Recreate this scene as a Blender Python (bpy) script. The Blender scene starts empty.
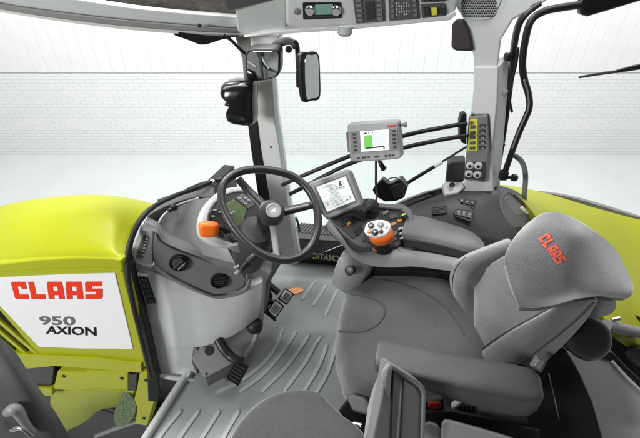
import bpy, bmesh, math, random
from mathutils import Vector, Matrix
from mathutils.geometry import tessellate_polygon
random.seed(7)
SC = bpy.context.scene
COL = SC.collection
R = math.radians
# ---------------------------------------------------------------- camera
W0, H0, FPX = 640.0, 438.0, 400.0
PITCH, YAW, CAMZ = R(35), R(16.5), 1.6
CAM = Vector((0, 0, CAMZ))
FW = Vector((-math.sin(YAW), math.cos(YAW), 0))
RT = Vector((math.cos(YAW), math.sin(YAW), 0))
UP = Vector((0, 0, 1))
cd = bpy.data.cameras.new('camera')
cam = bpy.data.objects.new('camera', cd)
COL.objects.link(cam)
cam.location = CAM
cam.rotation_euler = (R(90) - PITCH, 0, YAW)
cd.sensor_width = 36.0
cd.lens = 36.0 * FPX / W0
cd.clip_start = 0.02
cd.clip_end = 200
SC.camera = cam


def ray(px, py):
    """direction through a point of the photograph, scaled to one metre of level travel"""
    x = px - W0 / 2
    d = py - H0 / 2
    fwd = FPX * math.cos(PITCH) - d * math.sin(PITCH)
    dn = FPX * math.sin(PITCH) + d * math.cos(PITCH)
    return FW + RT * (x / fwd) - UP * (dn / fwd)


def pf(px, py, f): return CAM + ray(px, py) * f
def pX(px, py, x): r = ray(px, py); return CAM + r * (x / r.x)
def pY(px, py, y): r = ray(px, py); return CAM + r * (y / r.y)
def pZ(px, py, z): r = ray(px, py); return CAM + r * ((z - CAMZ) / r.z)


class Plane:
    def __init__(s, a, b, c):
        s.p = Vector(a)
        s.n = (Vector(b) - s.p).cross(Vector(c) - s.p).normalized()
        if s.n.dot(CAM - s.p) < 0: s.n = -s.n

    def off(s, d):
        q = Plane.__new__(Plane); q.p = s.p + s.n * d; q.n = s.n.copy(); return q

    def at(s, px, py):
        r = ray(px, py)
        return CAM + r * ((s.p - CAM).dot(s.n) / r.dot(s.n))


def planeN(p, n):
    q = Plane.__new__(Plane); q.p = Vector(p); q.n = Vector(n).normalized()
    if q.n.dot(CAM - q.p) < 0: q.n = -q.n
    return q


# ---------------------------------------------------------------- objects
def thing(name, label, cat, loc, group=None):
    o = bpy.data.objects.new(name, None); COL.objects.link(o)
    o.location = loc; o.empty_display_size = 0.05
    o['label'] = label; o['category'] = cat
    if group: o['group'] = group
    return o


def tag(o, label, cat, group=None):
    o['label'] = label; o['category'] = cat
    if group: o['group'] = group
    return o


def rootloc(parent):
    v = Vector((0, 0, 0))
    while parent is not None:
        v += parent.location; parent = parent.parent
    return v


def finish(name, bm, mat, parent=None, bev=0.0, seg=3, angle=38, subd=0, label=None, origin=None):
    """link a bmesh given in world coordinates as one object"""
    if origin is None:
        if parent is None:
            n = max(1, len(bm.verts)); c = Vector((0, 0, 0))
            for v in bm.verts: c += v.co
            origin = c / n
            origin.z = min(v.co.z for v in bm.verts)
        else:
            origin = rootloc(parent)
    bmesh.ops.translate(bm, verts=bm.verts, vec=-origin)
    bmesh.ops.recalc_face_normals(bm, faces=bm.faces)
    for f in bm.faces: f.smooth = True
    me = bpy.data.meshes.new(name)
    bm.to_mesh(me); bm.free()
    o = bpy.data.objects.new(name, me); COL.objects.link(o)
    if parent is not None: o.parent = parent
    else: o.location = origin
    ms = mat if isinstance(mat, (list, tuple)) else [mat]
    for m in ms: me.materials.append(m)
    if bev > 0:
        b = o.modifiers.new('bevel', 'BEVEL'); b.width = bev; b.segments = seg
        b.limit_method = 'ANGLE'; b.angle_limit = R(angle); b.harden_normals = True
        b.use_clamp_overlap = True
    if subd:
        s = o.modifiers.new('sub', 'SUBSURF'); s.levels = subd; s.render_levels = subd
    try:
        me.set_sharp_from_angle(angle=R(42 if bev == 0 else 60))
    except Exception: pass
    if label: o['label'] = label
    return o


def crom(pts, n=6, closed=False):
    """Catmull-Rom through a list of tuples or vectors"""
    P = [Vector(p) for p in pts]; out = []; m = len(P)
    if m < 3: 
        return [P[0].lerp(P[-1], i / n) for i in range(n + 1)]
    rng = m if closed else m - 1
    for i in range(rng):
        if closed: a, b, c, d = P[(i - 1) % m], P[i], P[(i + 1) % m], P[(i + 2) % m]
        else:
            b, c = P[i], P[i + 1]
            a = P[i - 1] if i > 0 else b * 2 - c
            d = P[i + 2] if i + 2 < m else c * 2 - b
        for k in range(n):
            t = k / n
            out.append(0.5 * ((2 * b) + (c - a) * t + (2 * a - 5 * b + 4 * c - d) * t * t + (3 * b - a - 3 * c + d) * t ** 3))
    if not closed: out.append(P[-1].copy())
    return out


def add_prism(bm, front, back, mi=0):
    a = [bm.verts.new(p) for p in front]; b = [bm.verts.new(p) for p in back]
    n = len(a)
    fs = [bm.faces.new(a), bm.faces.new(list(reversed(b)))]
    for i in range(n):
        j = (i + 1) % n
        fs.append(bm.faces.new((a[j], a[i], b[i], b[j])))
    for f in fs: f.material_index = mi
    return fs


def slab(name, poly, plane, thick, mat, parent=None, bev=0.004, smooth=0, label=None, seg=3, back=None):
    if smooth: poly = [(p.x, p.y) for p in crom([(x, y) for x, y in poly], smooth, True)]
    fr = [plane.at(x, y) for x, y in poly]
    bv = back if back is not None else -plane.n * thick
    bm = bmesh.new()
    add_prism(bm, fr, [p + bv for p in fr])
    return finish(name, bm, mat, parent, bev=bev, label=label, seg=seg)


def slab3(name, pts, vec, mat, parent=None, bev=0.004, label=None, seg=3):
    bm = bmesh.new(); pts = [Vector(p) for p in pts]
    add_prism(bm, pts, [p + Vector(vec) for p in pts])
    return finish(name, bm, mat, parent, bev=bev, label=label, seg=seg)


def surf(name, rows, back, mat, parent=None, n=5, bev=0.0, label=None, bulge=None, seg=3):
    """smooth sheet through a grid of points, with real thickness along back"""
    rows = [crom(r, n) for r in rows]
    cols = list(zip(*rows))
    cols = [crom(c, n) for c in cols]
    g = list(zip(*cols))
    if isinstance(back, (int, float)):
        allp = [p for r in g for p in r]
        back = (sum(allp, Vector()) / len(allp) - CAM).normalized() * back
    back = Vector(back)
    bm = bmesh.new()
    F = [[bm.verts.new(p) for p in r] for r in g]
    B = [[bm.verts.new(p + back) for p in r] for r in g]
    nr, nc = len(F), len(F[0])
    for i in range(nr - 1):
        for j in range(nc - 1):
            bm.faces.new((F[i][j], F[i][j + 1], F[i + 1][j + 1], F[i + 1][j]))
            bm.faces.new((B[i][j], B[i + 1][j], B[i + 1][j + 1], B[i][j + 1]))
    for i in range(nr - 1):
        bm.faces.new((F[i][0], F[i + 1][0], B[i + 1][0], B[i][0]))
        bm.faces.new((F[i][-1], B[i][-1], B[i + 1][-1], F[i + 1][-1]))
    for j in range(nc - 1):
        bm.faces.new((F[0][j], B[0][j], B[0][j + 1], F[0][j + 1]))
        bm.faces.new((F[-1][j], F[-1][j + 1], B[-1][j + 1], B[-1][j]))
    return finish(name, bm, mat, parent, bev=bev, angle=50, label=label, seg=seg)


def frame_of(d):
    d = d.normalized()
    a = Vector((0, 0, 1)) if abs(d.z) < 0.9 else Vector((1, 0, 0))
    u = d.cross(a).normalized(); return u, d.cross(u).normalized()


def add_tube(bm, pts, r, sides=12, caps=True, mi=0, flat=1.0, flatdir=None):
    rs = r if isinstance(r, (list, tuple)) else [r] * len(pts)
    rings = []; u = None
    for i, p in enumerate(pts):
        t = (pts[min(i + 1, len(pts) - 1)] - pts[max(i - 1, 0)]).normalized()
        if u is None:
            if flatdir is not None:
                u = (flatdir - t * flatdir.dot(t)).normalized()
            else: u, _ = frame_of(t)
        else:
            u = (u - t * u.dot(t)).normalized()
        v = t.cross(u)
        rings.append([bm.verts.new(p + (u * math.cos(2 * math.pi * k / sides) * flat + v * math.sin(2 * math.pi * k / sides)) * rs[i]) for k in range(sides)])
    for a, b in zip(rings, rings[1:]):
        for k in range(sides):
            f = bm.faces.new((a[k], a[(k + 1) % sides], b[(k + 1) % sides], b[k])); f.material_index = mi
    if caps:
        bm.faces.new(list(reversed(rings[0]))).material_index = mi
        bm.faces.new(rings[-1]).material_index = mi


def tube(name, pts, r, mat, parent=None, n=6, sides=12, label=None, flat=1.0, flatdir=None):
    P = [Vector(p) for p in pts]
    if len(P) > 2:
        if isinstance(r, (list, tuple)):
            q = crom([(x, 0, 0) for x in r], n); r = [v.x for v in q]
        P = crom(P, n)
    bm = bmesh.new(); add_tube(bm, P, r, sides, flat=flat, flatdir=flatdir)
    return finish(name, bm, mat, parent, label=label)


def add_lathe(bm, c, axis, prof, sides=32, mi=0, sx=1.0, u=None):
    """prof = (radius, height along axis)"""
    axis = axis.normalized()
    if u is None: u, v = frame_of(axis)
    else: u = (u - axis * u.dot(axis)).normalized(); v = axis.cross(u)
    rings = []
    for r, h in prof:
        if r <= 1e-6: rings.append([bm.verts.new(c + axis * h)])
        else: rings.append([bm.verts.new(c + axis * h + (u * math.cos(2 * math.pi * k / sides) * sx + v * math.sin(2 * math.pi * k / sides)) * r) for k in range(sides)])
    for a, b in zip(rings, rings[1:]):
        for k in range(sides):
            k2 = (k + 1) % sides
            if len(a) == 1 and len(b) == 1: continue
            if len(a) == 1: f = bm.faces.new((a[0], b[k2], b[k]))
            elif len(b) == 1: f = bm.faces.new((a[k], a[k2], b[0]))
            else: f = bm.faces.new((a[k], a[k2], b[k2], b[k]))
            f.material_index = mi


def lathe(name, c, axis, prof, mat, parent=None, sides=32, label=None, sx=1.0, u=None):
    bm = bmesh.new(); add_lathe(bm, Vector(c), Vector(axis), prof, sides, 0, sx, u)
    return finish(name, bm, mat, parent, label=label)


def add_box(bm, c, ax, ay, az, dims, mi=0):
    c = Vector(c); X, Y, Z = [Vector(a).normalized() * d / 2 for a, d in zip((ax, ay, az), dims)]
    fr = [c - X - Y + Z, c + X - Y + Z, c + X + Y + Z, c - X + Y + Z]
    add_prism(bm, fr, [p - Z * 2 for p in fr], mi)


def box(name, c, ax, ay, az, dims, mat, parent=None, bev=0.003, label=None):
    bm = bmesh.new(); add_box(bm, c, ax, ay, az, dims)
    return finish(name, bm, mat, parent, bev=bev, label=label)


def orth(n, hint):
    """in-plane axes: u along hint, v = n x u"""
    u = (hint - n * hint.dot(n)).normalized(); return u, n.cross(u)


def pillow(name, poly, plane, h, thick, mat, parent=None, smooth=8, label=None, prof=None, centre=None, back=None):
    """upholstered cushion: smooth outline in a plane, domed front, rounded rim, real depth behind"""
    P2 = crom([(x, y) for x, y in poly], smooth, True)
    fr = [plane.at(p.x, p.y) for p in P2]
    return pillow3(name, fr, plane.n, h, thick, mat, parent, label, prof, centre, back)


def pillow3(name, fr, n, h, thick, mat, parent=None, label=None, prof=None, centre=None, back=None):
    c = sum(fr, Vector()) / len(fr) if centre is None else centre
    prof = prof or [(.80, -1.0), (.93, -.97), (.985, -.85), (1.0, -.55), (.995, -.2), (.975, 0.1), (.94, 0.36), (.88, .58), (.76, .80), (.58, .93), (.36, .985), (.15, 1.0)]
    bd = (-n if back is None else back.normalized())
    bm = bmesh.new(); rings = []
    for s, k in prof:
        rings.append([bm.verts.new(c + (p - c) * s + (n * (k * h) if k > 0 else bd * (-k * thick))) for p in fr])
    m = len(fr)
    for a, b in zip(rings, rings[1:]):
        for i in range(m):
            bm.faces.new((a[i], a[(i + 1) % m], b[(i + 1) % m], b[i]))
    bm.faces.new(list(reversed(rings[0])))
    ce = bm.verts.new(c + n * h * prof[-1][1])
    for i in range(m): bm.faces.new((rings[-1][i], rings[-1][(i + 1) % m], ce))
    return finish(name, bm, mat, parent, label=label)


def surface_of(target):
    """ray caster for the surface of an existing mesh object"""
    from mathutils.bvhtree import BVHTree
    dg = bpy.context.evaluated_depsgraph_get()
    off = rootloc(target); ev = target.evaluated_get(dg); me = ev.to_mesh()
    bvh = BVHTree.FromPolygons([v.co + off for v in me.vertices], [list(p.vertices) for p in me.polygons])
    ev.to_mesh_clear()
    def hit(px, py, lift=0.0):
        d = ray(px, py).normalized(); h = bvh.ray_cast(CAM, d)
        return (h[0] - d * lift) if h[0] is not None else None
    return hit


def seam(name, target, pts, r, mat, parent, lift=.001):
    """piping following the surface of a cushion"""
    hit = surface_of(target)
    P = [hit(p.x, p.y, lift) for p in crom([(x, y, 0) for x, y in pts], 6)]
    P = [p for p in P if p is not None]
    bm = bmesh.new(); add_tube(bm, P, r, 8)
    return finish(name, bm, mat, parent)


def quadmap(q, plane):
    """unit square -> quad of picture points lying on a plane (origin bottom-left, then br, tr, tl)"""
    A, B, C, D = [plane.at(*p) for p in q]
    def f(u, v): return (A * (1 - u) + B * u) * (1 - v) + (D * (1 - u) + C * u) * v
    return f


def decal(name, polys, fmap, n, mat, parent, h=0.0012, label=None):
    bm = bmesh.new()
    for p in polys:
        pts = [fmap(u, v) + n * h for u, v in p]
        add_prism(bm, pts, [q - n * (h * 0.9) for q in pts])
    return finish(name, bm, mat, parent, label=label)


GLY = {
    'C': [[(0, .08), (.08, 0), (.36, 0), (.36, 1), (.08, 1), (0, .92)], [(.36, 0), (.95, 0), (.95, .27), (.36, .27)], [(.36, .73), (.60, .73), (.60, .60), (.95, .60), (.95, 1), (.36, 1)]],
    'L': [[(0, 0), (.36, 0), (.36, 1), (0, 1)], [(.36, 0), (.92, 0), (.92, .27), (.36, .27)]],
    'A': [[(0, 0), (.36, 0), (.36, .72), (.03, .72)], [(.64, 0), (1, 0), (.97, .72), (.64, .72)], [(.03, .72), (.97, .72), (.92, 1), (.08, 1)], [(.36, .22), (.64, .22), (.64, .46), (.36, .46)]],
    'S': [[(.02, .74), (.95, .74), (.95, 1), (.10, 1), (.02, .92)], [(.02, .42), (.38, .42), (.38, .74), (.02, .74)], [(.38, .42), (.98, .42), (.98, .60), (.38, .60)], [(.62, .26), (.98, .26), (.98, .42), (.62, .42)], [(0, 0), (.90, 0), (.98, .08), (.98, .26), (0, .26)]],
}


def block_word(word, slant=0.0):
    out = []; x = 0; tot = len(word) * 1.12 - .12
    for ch in word:
        for g in GLY[ch]: out.append([((x + u + slant * (v - .5)) / tot, v) for u, v in g])
        x += 1.12
    return out


def text_mesh(name, s, fmap, n, mat, parent, h=0.001, mirror=False, bold=0.0, label=None):
    cu = bpy.data.curves.new(name, 'FONT'); cu.body = s; cu.offset = bold; cu.resolution_u = 3
    to = bpy.data.objects.new(name, cu); COL.objects.link(to)
    dg = bpy.context.evaluated_depsgraph_get()
    me = bpy.data.meshes.new_from_object(to.evaluated_get(dg))
    bpy.data.objects.remove(to)
    bm = bmesh.new(); bm.from_mesh(me); bpy.data.meshes.remove(me); bpy.data.curves.remove(cu)
    x0 = min(v.co.x for v in bm.verts); x1 = max(v.co.x for v in bm.verts)
    y0 = min(v.co.y for v in bm.verts); y1 = max(v.co.y for v in bm.verts)
    for v in bm.verts:
        u = (v.co.x - x0) / (x1 - x0); w = (v.co.y - y0) / (y1 - y0)
        if mirror: u = 1 - u
        v.co = fmap(u, w) + n * h
    return finish(name, bm, mat, parent, label=label)


# ---------------------------------------------------------------- materials
def mk(name, col, rough=.5, bscale=0, bstr=.1, var=.0, vscale=6, metal=0, coat=0, sheen=0, spec=.5, bdist=.001, col2=None, det=3, emis=0):
    m = bpy.data.materials.new(name); m.use_nodes = True
    nt = m.node_tree; b = nt.nodes['Principled BSDF']
    b.inputs['Roughness'].default_value = rough
    b.inputs['Metallic'].default_value = metal
    b.inputs['Coat Weight'].default_value = coat
    b.inputs['Coat Roughness'].default_value = .06
    b.inputs['Sheen Weight'].default_value = sheen
    b.inputs['Specular IOR Level'].default_value = spec
    c = (*col, 1)
    b.inputs['Base Color'].default_value = c
    tc = nt.nodes.new('ShaderNodeTexCoord')
    if var > 0:
        no = nt.nodes.new('ShaderNodeTexNoise'); no.inputs['Scale'].default_value = vscale
        no.inputs['Detail'].default_value = 6; no.inputs['Roughness'].default_value = .65
        rp = nt.nodes.new('ShaderNodeMapRange')
        rp.inputs['From Min'].default_value = .3; rp.inputs['From Max'].default_value = .7
        mx = nt.nodes.new('ShaderNodeMix'); mx.data_type = 'RGBA'
        k2 = col2 or tuple(x * (1 - var) for x in col)
        k1 = col if col2 else tuple(min(1, x * (1 + var * .6)) for x in col)
        mx.inputs[6].default_value = (*k1, 1); mx.inputs[7].default_value = (*k2, 1)
        nt.links.new(tc.outputs['Object'], no.inputs['Vector'])
        nt.links.new(no.outputs['Fac'], rp.inputs['Value'])
        nt.links.new(rp.outputs['Result'], mx.inputs[0])
        nt.links.new(mx.outputs[2], b.inputs['Base Color'])
        ra = nt.nodes.new('ShaderNodeMapRange')
        ra.inputs['To Min'].default_value = max(.02, rough - .08); ra.inputs['To Max'].default_value = min(1, rough + .08)
        nt.links.new(no.outputs['Fac'], ra.inputs['Value'])
        nt.links.new(ra.outputs['Result'], b.inputs['Roughness'])
    if bscale:
        no = nt.nodes.new('ShaderNodeTexNoise'); no.inputs['Scale'].default_value = bscale
        no.inputs['Detail'].default_value = det
        bp = nt.nodes.new('ShaderNodeBump'); bp.inputs['Strength'].default_value = bstr
        bp.inputs['Distance'].default_value = bdist
        nt.links.new(tc.outputs['Object'], no.inputs['Vector'])
        nt.links.new(no.outputs['Fac'], bp.inputs['Height'])
        nt.links.new(bp.outputs['Normal'], b.inputs['Normal'])
    if emis:
        b.inputs['Emission Color'].default_value = c; b.inputs['Emission Strength'].default_value = emis
    return m


M = {}
M['light'] = mk('light grey moulded plastic', (.50, .52, .505), .45, 900, .25, .06, 5, bdist=.0004)
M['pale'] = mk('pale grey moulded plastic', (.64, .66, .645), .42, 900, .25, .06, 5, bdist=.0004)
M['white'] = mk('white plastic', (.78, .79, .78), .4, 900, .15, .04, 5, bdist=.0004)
M['mid'] = mk('mid grey moulded plastic', (.105, .104, .104), .5, 700, .35, .10, 5, bdist=.0005)
M['silver'] = mk('silver grey plastic', (.36, .37, .365), .42, 800, .25, .06, 5, bdist=.0004)
M['slate'] = mk('slate grey plastic', (.175, .177, .176), .48, 700, .3, .08, 5, bdist=.0005)
M['grey'] = mk('grey moulded plastic', (.215, .217, .215), .48, 700, .3, .08, 5, bdist=.0005)
M['dark'] = mk('charcoal moulded plastic', (.042, .041, .042), .5, 700, .3, .15, 6, bdist=.0005)
M['black'] = mk('black plastic', (.012, .011, .012), .42, 500, .2, .3, 8, bdist=.0004)
M['rubber'] = mk('black rubber', (.014, .013, .014), .55, 300, .2, .3, 12)
M['gloss'] = mk('glossy black', (.012, .010, .011), .18, var=.2, vscale=7)
M['lime'] = mk('lime green paint', (.36, .385, .002), .42, 60, .03, .07, 2.5, coat=.0, spec=.32, bdist=.0006)
M['lime_dark'] = mk('lime green moulded plastic', (.36, .40, .004), .42, 300, .08, .1, 4)
M['decal'] = mk('white decal film', (.80, .79, .80), .35, var=.03, vscale=4)
M['red'] = mk('red lettering', (.74, .035, .008), .6, spec=.15)
M['letter_grey'] = mk('grey lettering', (.13, .13, .14), .6, spec=.15)
M['letter_black'] = mk('black lettering', (.006, .006, .006), .6, spec=.15)
M['orange'] = mk('orange plastic', (.90, .16, .01), .4, 400, .1, .08, 20)
M['peach'] = mk('worn orange rubber', (.80, .33, .14), .5, 400, .2, .15, 30)
M['yellow'] = mk('yellow key', (.82, .78, .10), .4)
M['amber'] = mk('amber key', (.8, .3, .03), .4)
M['steel'] = mk('brushed steel', (.55, .55, .55), .3, metal=1, bscale=200, bstr=.08)
M['chrome'] = mk('chrome', (.75, .75, .75), .12, metal=1)
M['mirror'] = mk('mirror glass', (.80, .84, .82), .03, metal=1)
M['emblem'] = mk('silver emblem', (.5, .5, .5), .3, metal=.6)


def fabric(name, col, stripes=0, axis=(0, 0, 1), var=.10, freq=620):
    m = mk(name, col, .85, freq, .8, var, 7, sheen=1.0, spec=.2, bdist=.0009, det=2)
    nt = m.node_tree; b = nt.nodes['Principled BSDF']
    b.inputs['Sheen Roughness'].default_value = .4
    # woven speckle: light and dark threads
    tcw = nt.nodes.new('ShaderNodeTexCoord'); nw = nt.nodes.new('ShaderNodeTexNoise'); nw.inputs['Scale'].default_value = 420; nw.inputs['Detail'].default_value = 3
    mr = nt.nodes.new('ShaderNodeMapRange'); mr.inputs['From Min'].default_value = .3; mr.inputs['From Max'].default_value = .7; mr.inputs['To Min'].default_value = .74; mr.inputs['To Max'].default_value = 1.28
    sc = nt.nodes.new('ShaderNodeVectorMath'); sc.operation = 'SCALE'
    src = b.inputs['Base Color'].links[0].from_socket
    nt.links.new(tcw.outputs['Object'], nw.inputs['Vector']); nt.links.new(nw.outputs['Fac'], mr.inputs['Value'])
    nt.links.new(src, sc.inputs[0]); nt.links.new(mr.outputs['Result'], sc.inputs['Scale'])
    nt.links.new(sc.outputs['Vector'], b.inputs['Base Color'])
    if stripes:
        tc = nt.nodes.new('ShaderNodeTexCoord')
        dp = nt.nodes.new('ShaderNodeVectorMath'); dp.operation = 'DOT_PRODUCT'
        dp.inputs[1].default_value = Vector(axis).normalized() * stripes
        sn = nt.nodes.new('ShaderNodeMath'); sn.operation = 'SINE'
        nt.links.new(tc.outputs['Object'], dp.inputs[0]); nt.links.new(dp.outputs['Value'], sn.inputs[0])
        bp = nt.nodes.new('ShaderNodeBump'); bp.inputs['Strength'].default_value = .45; bp.inputs['Distance'].default_value = .0015
        old = b.inputs['Normal'].links[0].from_node
        nt.links.new(sn.outputs[0], bp.inputs['Height']); nt.links.new(old.outputs['Normal'], bp.inputs['Normal'])
        nt.links.new(bp.outputs['Normal'], b.inputs['Normal'])
    return m


M['seat'] = fabric('grey seat cloth', (.074, .074, .078))
M['seat_light'] = fabric('light grey seat cloth', (.125, .127, .132))
M['seat_dark'] = fabric('dark grey seat cloth', (.085, .08, .084))
M['seat_rib'] = fabric('ribbed grey seat cloth', (.125, .127, .132), 1500, (-.163, .55, .82))
M['vinyl'] = mk('grey soft vinyl', (.068, .067, .070), .46, 420, .5, .1, 8, bdist=.0007)
M['thread'] = mk('seam piping', (.05, .048, .05), .7)


def screen_mat(name, col, strength):
    m = mk(name, col, .15); b = m.node_tree.nodes['Principled BSDF']
    b.inputs['Emission Color'].default_value = (*col, 1); b.inputs['Emission Strength'].default_value = strength
    return m


M['lcd'] = screen_mat('lit grey screen', (.62, .66, .66), .45)
M['lcd_white'] = screen_mat('lit white screen', (.80, .84, .84), .5)
M['lcd_green'] = screen_mat('lit green area', (.20, .55, .12), .3)
M['lcd_mid'] = screen_mat('lit mid grey marks', (.40, .44, .43), .2)
M['lcd_dark'] = screen_mat('dark screen marks', (.05, .07, .06), .05)
M['lcd_olive'] = screen_mat('lit olive display', (.16, .20, .11), .15)
M['radio_lcd'] = screen_mat('lit teal display', (.16, .30, .24), .15)


def glass_mat():
    m = bpy.data.materials.new('clear side glass'); m.use_nodes = True; nt = m.node_tree; nt.nodes.clear()
    o = nt.nodes.new('ShaderNodeOutputMaterial'); t = nt.nodes.new('ShaderNodeBsdfTransparent')
    t.inputs['Color'].default_value = (.965, .985, .975, 1)
    g = nt.nodes.new('ShaderNodeBsdfGlossy'); g.inputs['Roughness'].default_value = .0
    fr = nt.nodes.new('ShaderNodeFresnel'); fr.inputs['IOR'].default_value = 1.3
    mx = nt.nodes.new('ShaderNodeMixShader')
    nt.links.new(fr.outputs[0], mx.inputs[0]); nt.links.new(t.outputs[0], mx.inputs[1]); nt.links.new(g.outputs[0], mx.inputs[2])
    nt.links.new(mx.outputs[0], o.inputs['Surface'])
    return m


M['glass'] = glass_mat()
# ================================================================ setting: the white hall
GZ = -1.5                       # hall floor below the cab floor
WF = 6.4                        # level distance to the brick wall


def wpt(l, z, f=WF): return Vector((CAM.x, CAM.y, 0)) + FW * f + RT * l + UP * z


def brick_mat():
    m = mk('white painted brick', (.8, .8, .8), .6); nt = m.node_tree; b = nt.nodes['Principled BSDF']
    tc = nt.nodes.new('ShaderNodeTexCoord')
    ds = []
    for ax in (RT, UP):
        d = nt.nodes.new('ShaderNodeVectorMath'); d.operation = 'DOT_PRODUCT'; d.inputs[1].default_value = ax
        nt.links.new(tc.outputs['Object'], d.inputs[0]); ds.append(d)
    cb = nt.nodes.new('ShaderNodeCombineXYZ')
    nt.links.new(ds[0].outputs['Value'], cb.inputs[0]); nt.links.new(ds[1].outputs['Value'], cb.inputs[1])
    br = nt.nodes.new('ShaderNodeTexBrick')
    br.inputs['Scale'].default_value = 1.0
    br.inputs['Brick Width'].default_value = .19; br.inputs['Row Height'].default_value = .056
    br.inputs['Mortar Size'].default_value = .006; br.inputs['Mortar Smooth'].default_value = .4
    br.inputs['Color1'].default_value = (.82, .82, .82, 1); br.inputs['Color2'].default_value = (.78, .785, .785, 1)
    br.inputs['Mortar'].default_value = (.66, .67, .67, 1)
    nt.links.new(cb.outputs[0], br.inputs['Vector'])
    nt.links.new(br.outputs['Color'], b.inputs['Base Color'])
    bp = nt.nodes.new('ShaderNodeBump'); bp.inputs['Strength'].default_value = .3; bp.inputs['Distance'].default_value = .004
    bp.invert = True
    nt.links.new(br.outputs['Fac'], bp.inputs['Height']); nt.links.new(bp.outputs['Normal'], b.inputs['Normal'])
    return m


M['brick'] = brick_mat()
M['board'] = mk('white painted boards', (.82, .82, .825), .5, var=.03, vscale=3)
M['hall'] = mk('pale grey green hall floor', (.62, .66, .645), .3, 40, .05, .06, 1.2)

bm = bmesh.new()
a, b = 14, 14
vs = [bm.verts.new((x, y, GZ)) for x, y in ((-a, -4), (a, -4), (a, b), (-a, b))]
bm.faces.new(vs)
g = finish('ground', bm, M['hall']); g['kind'] = 'structure'

t = thing('brick_wall', 'white painted brick wall behind the cab with a band of upright boards above', 'wall', wpt(0, GZ))
ZB = -.1
fr = [wpt(-9, GZ + .001), wpt(9, GZ + .001), wpt(9, ZB), wpt(-9, ZB)]
slab3('brickwork', fr, FW * .2, M['brick'], t, bev=0)
for k in (-1, 1):
    slab3('side_brickwork', [wpt(9 * k, GZ + .001, -4), wpt(9 * k, GZ + .001, WF - .05), wpt(9 * k, 3.2, WF - .05), wpt(9 * k, 3.2, -4)], RT * .2 * k, M['board'], t, bev=0)
bm = bmesh.new()
x = -9.0
while x < 9:
    add_prism(bm, [wpt(x, ZB + .006, WF - .02), wpt(x + .196, ZB + .006, WF - .02), wpt(x + .196, 3.2, WF - .02), wpt(x, 3.2, WF - .02)],
              [wpt(x, ZB + .006, WF + .1), wpt(x + .196, ZB + .006, WF + .1), wpt(x + .196, 3.2, WF + .1), wpt(x, 3.2, WF + .1)])
    x += .2
fs = [wpt(-9, ZB + .002, WF - .013), wpt(9, ZB + .002, WF - .013), wpt(9, 3.2, WF - .013), wpt(-9, 3.2, WF - .013)]
add_prism(bm, fs, [p + FW * .06 for p in fs])
finish('board_cladding', bm, M['board'], t, bev=.004, seg=2)

# ---------------------------------------------------------------- light: studio soft boxes
w = bpy.data.worlds.new('World'); SC.world = w; w.use_nodes = True
w.node_tree.nodes['Background'].inputs['Color'].default_value = (.97, 1, .99, 1)
w.node_tree.nodes['Background'].inputs['Strength'].default_value = .06


def area(name, loc, target, sx, sy, watts, col=(1, 1, 1)):
    l = bpy.data.lights.new(name, 'AREA'); l.shape = 'RECTANGLE'; l.size = sx; l.size_y = sy; l.energy = watts; l.color = col
    o = bpy.data.objects.new(name, l); COL.objects.link(o); o.location = loc
    d = Vector(target) - Vector(loc); o.rotation_euler = d.to_track_quat('-Z', 'Y').to_euler()
    return o


area('overhead_softbox', (-1.7, 1.5, 2.7), (.05, .95, .5), .9, .8, 54)
area('top_softbox', (.3, 1.1, 3.4), (.1, .95, .4), 1.0, .9, 30)
area('door_side_softbox', (-2.3, -1.9, 1.9), (-.9, .9, .2), 1.1, .9, 92)
area('wall_softbox', wpt(0, 4.4, WF - 3.2), wpt(0, -.2), 13, 1.2, 580)
SC.view_settings.view_transform = 'Standard'; SC.view_settings.look = 'None'
SC.view_settings.gamma = 1; SC.view_settings.exposure = .22
SC.render.engine = 'CYCLES'

# ================================================================ cab shell
cabf = thing('cab_frame', 'light grey tractor cab frame with two pillars and a front roof rail', 'cab frame', (-.5, 1.6, 0))
PLY = planeN((0, 1.6, 0), (0.12, -1, 0))
# far front pillar: light face, dark inner strip towards the windscreen
slab('front_pillar', [(250, 34), (281, 34), (273, 48), (272, 80), (275, 120), (280, 150), (284, 180), (298, 264), (281, 264), (268, 200), (260, 150), (254, 100), (250, 70)], PLY, .09, M['white'], cabf, bev=.008)
slab('pillar_trim', [(234, 34), (251, 34), (250, 60), (254, 110), (246, 112), (242, 60)], PLY.off(-.012), .06, M['grey'], cabf, bev=.006)
slab('window_seal', [(246, 110), (256, 110), (261, 150), (268, 190), (282, 263), (270, 263), (258, 195), (251, 150)], PLY.off(.004), .012, M['black'], cabf, bev=.003)
lathe('screw', PLY.at(271, 147) + PLY.n * .0005, PLY.n, [(.005, 0), (.005, .002), (.003, .003), (0, .003)], M['dark'], cabf, 12)

# front roof rail: curved channel with a lip
fs = [1.42, 1.45, 1.48, 1.52, 1.56, 1.6, 1.62]
xs = [-40, 0, 60, 130, 190, 244, 262]
lo = [4, 12, 21.5, 30, 34.5, 37, 37]
l1 = [0, 9, 18.5, 26.5, 31, 33.5, 33.5]
up = [-10, 3, 12, 20, 25, 28.5, 29]
tp = [-32, -16, -4, 7, 13, 17, 18]
rows = [[pf(x, y, f) for x, y, f in zip(xs, c, fs)] for c in (tp, up)]
surf('roof_rail', rows, FW * .06, M['light'], cabf, n=4, bev=.006)
rows = [[pf(x, y, f - .012) for x, y, f in zip(xs, c, fs)] for c in ([u + .8 for u in up], l1)]
surf('rail_lip', rows, FW * .05, M['grey'], cabf, n=4, bev=.005)
rows = [[pf(x, y, f - .002) for x, y, f in zip(xs, c, fs)] for c in (l1, lo)]
surf('rail_edge', rows, FW * .03, M['pale'], cabf, n=4, bev=.003)
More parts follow.
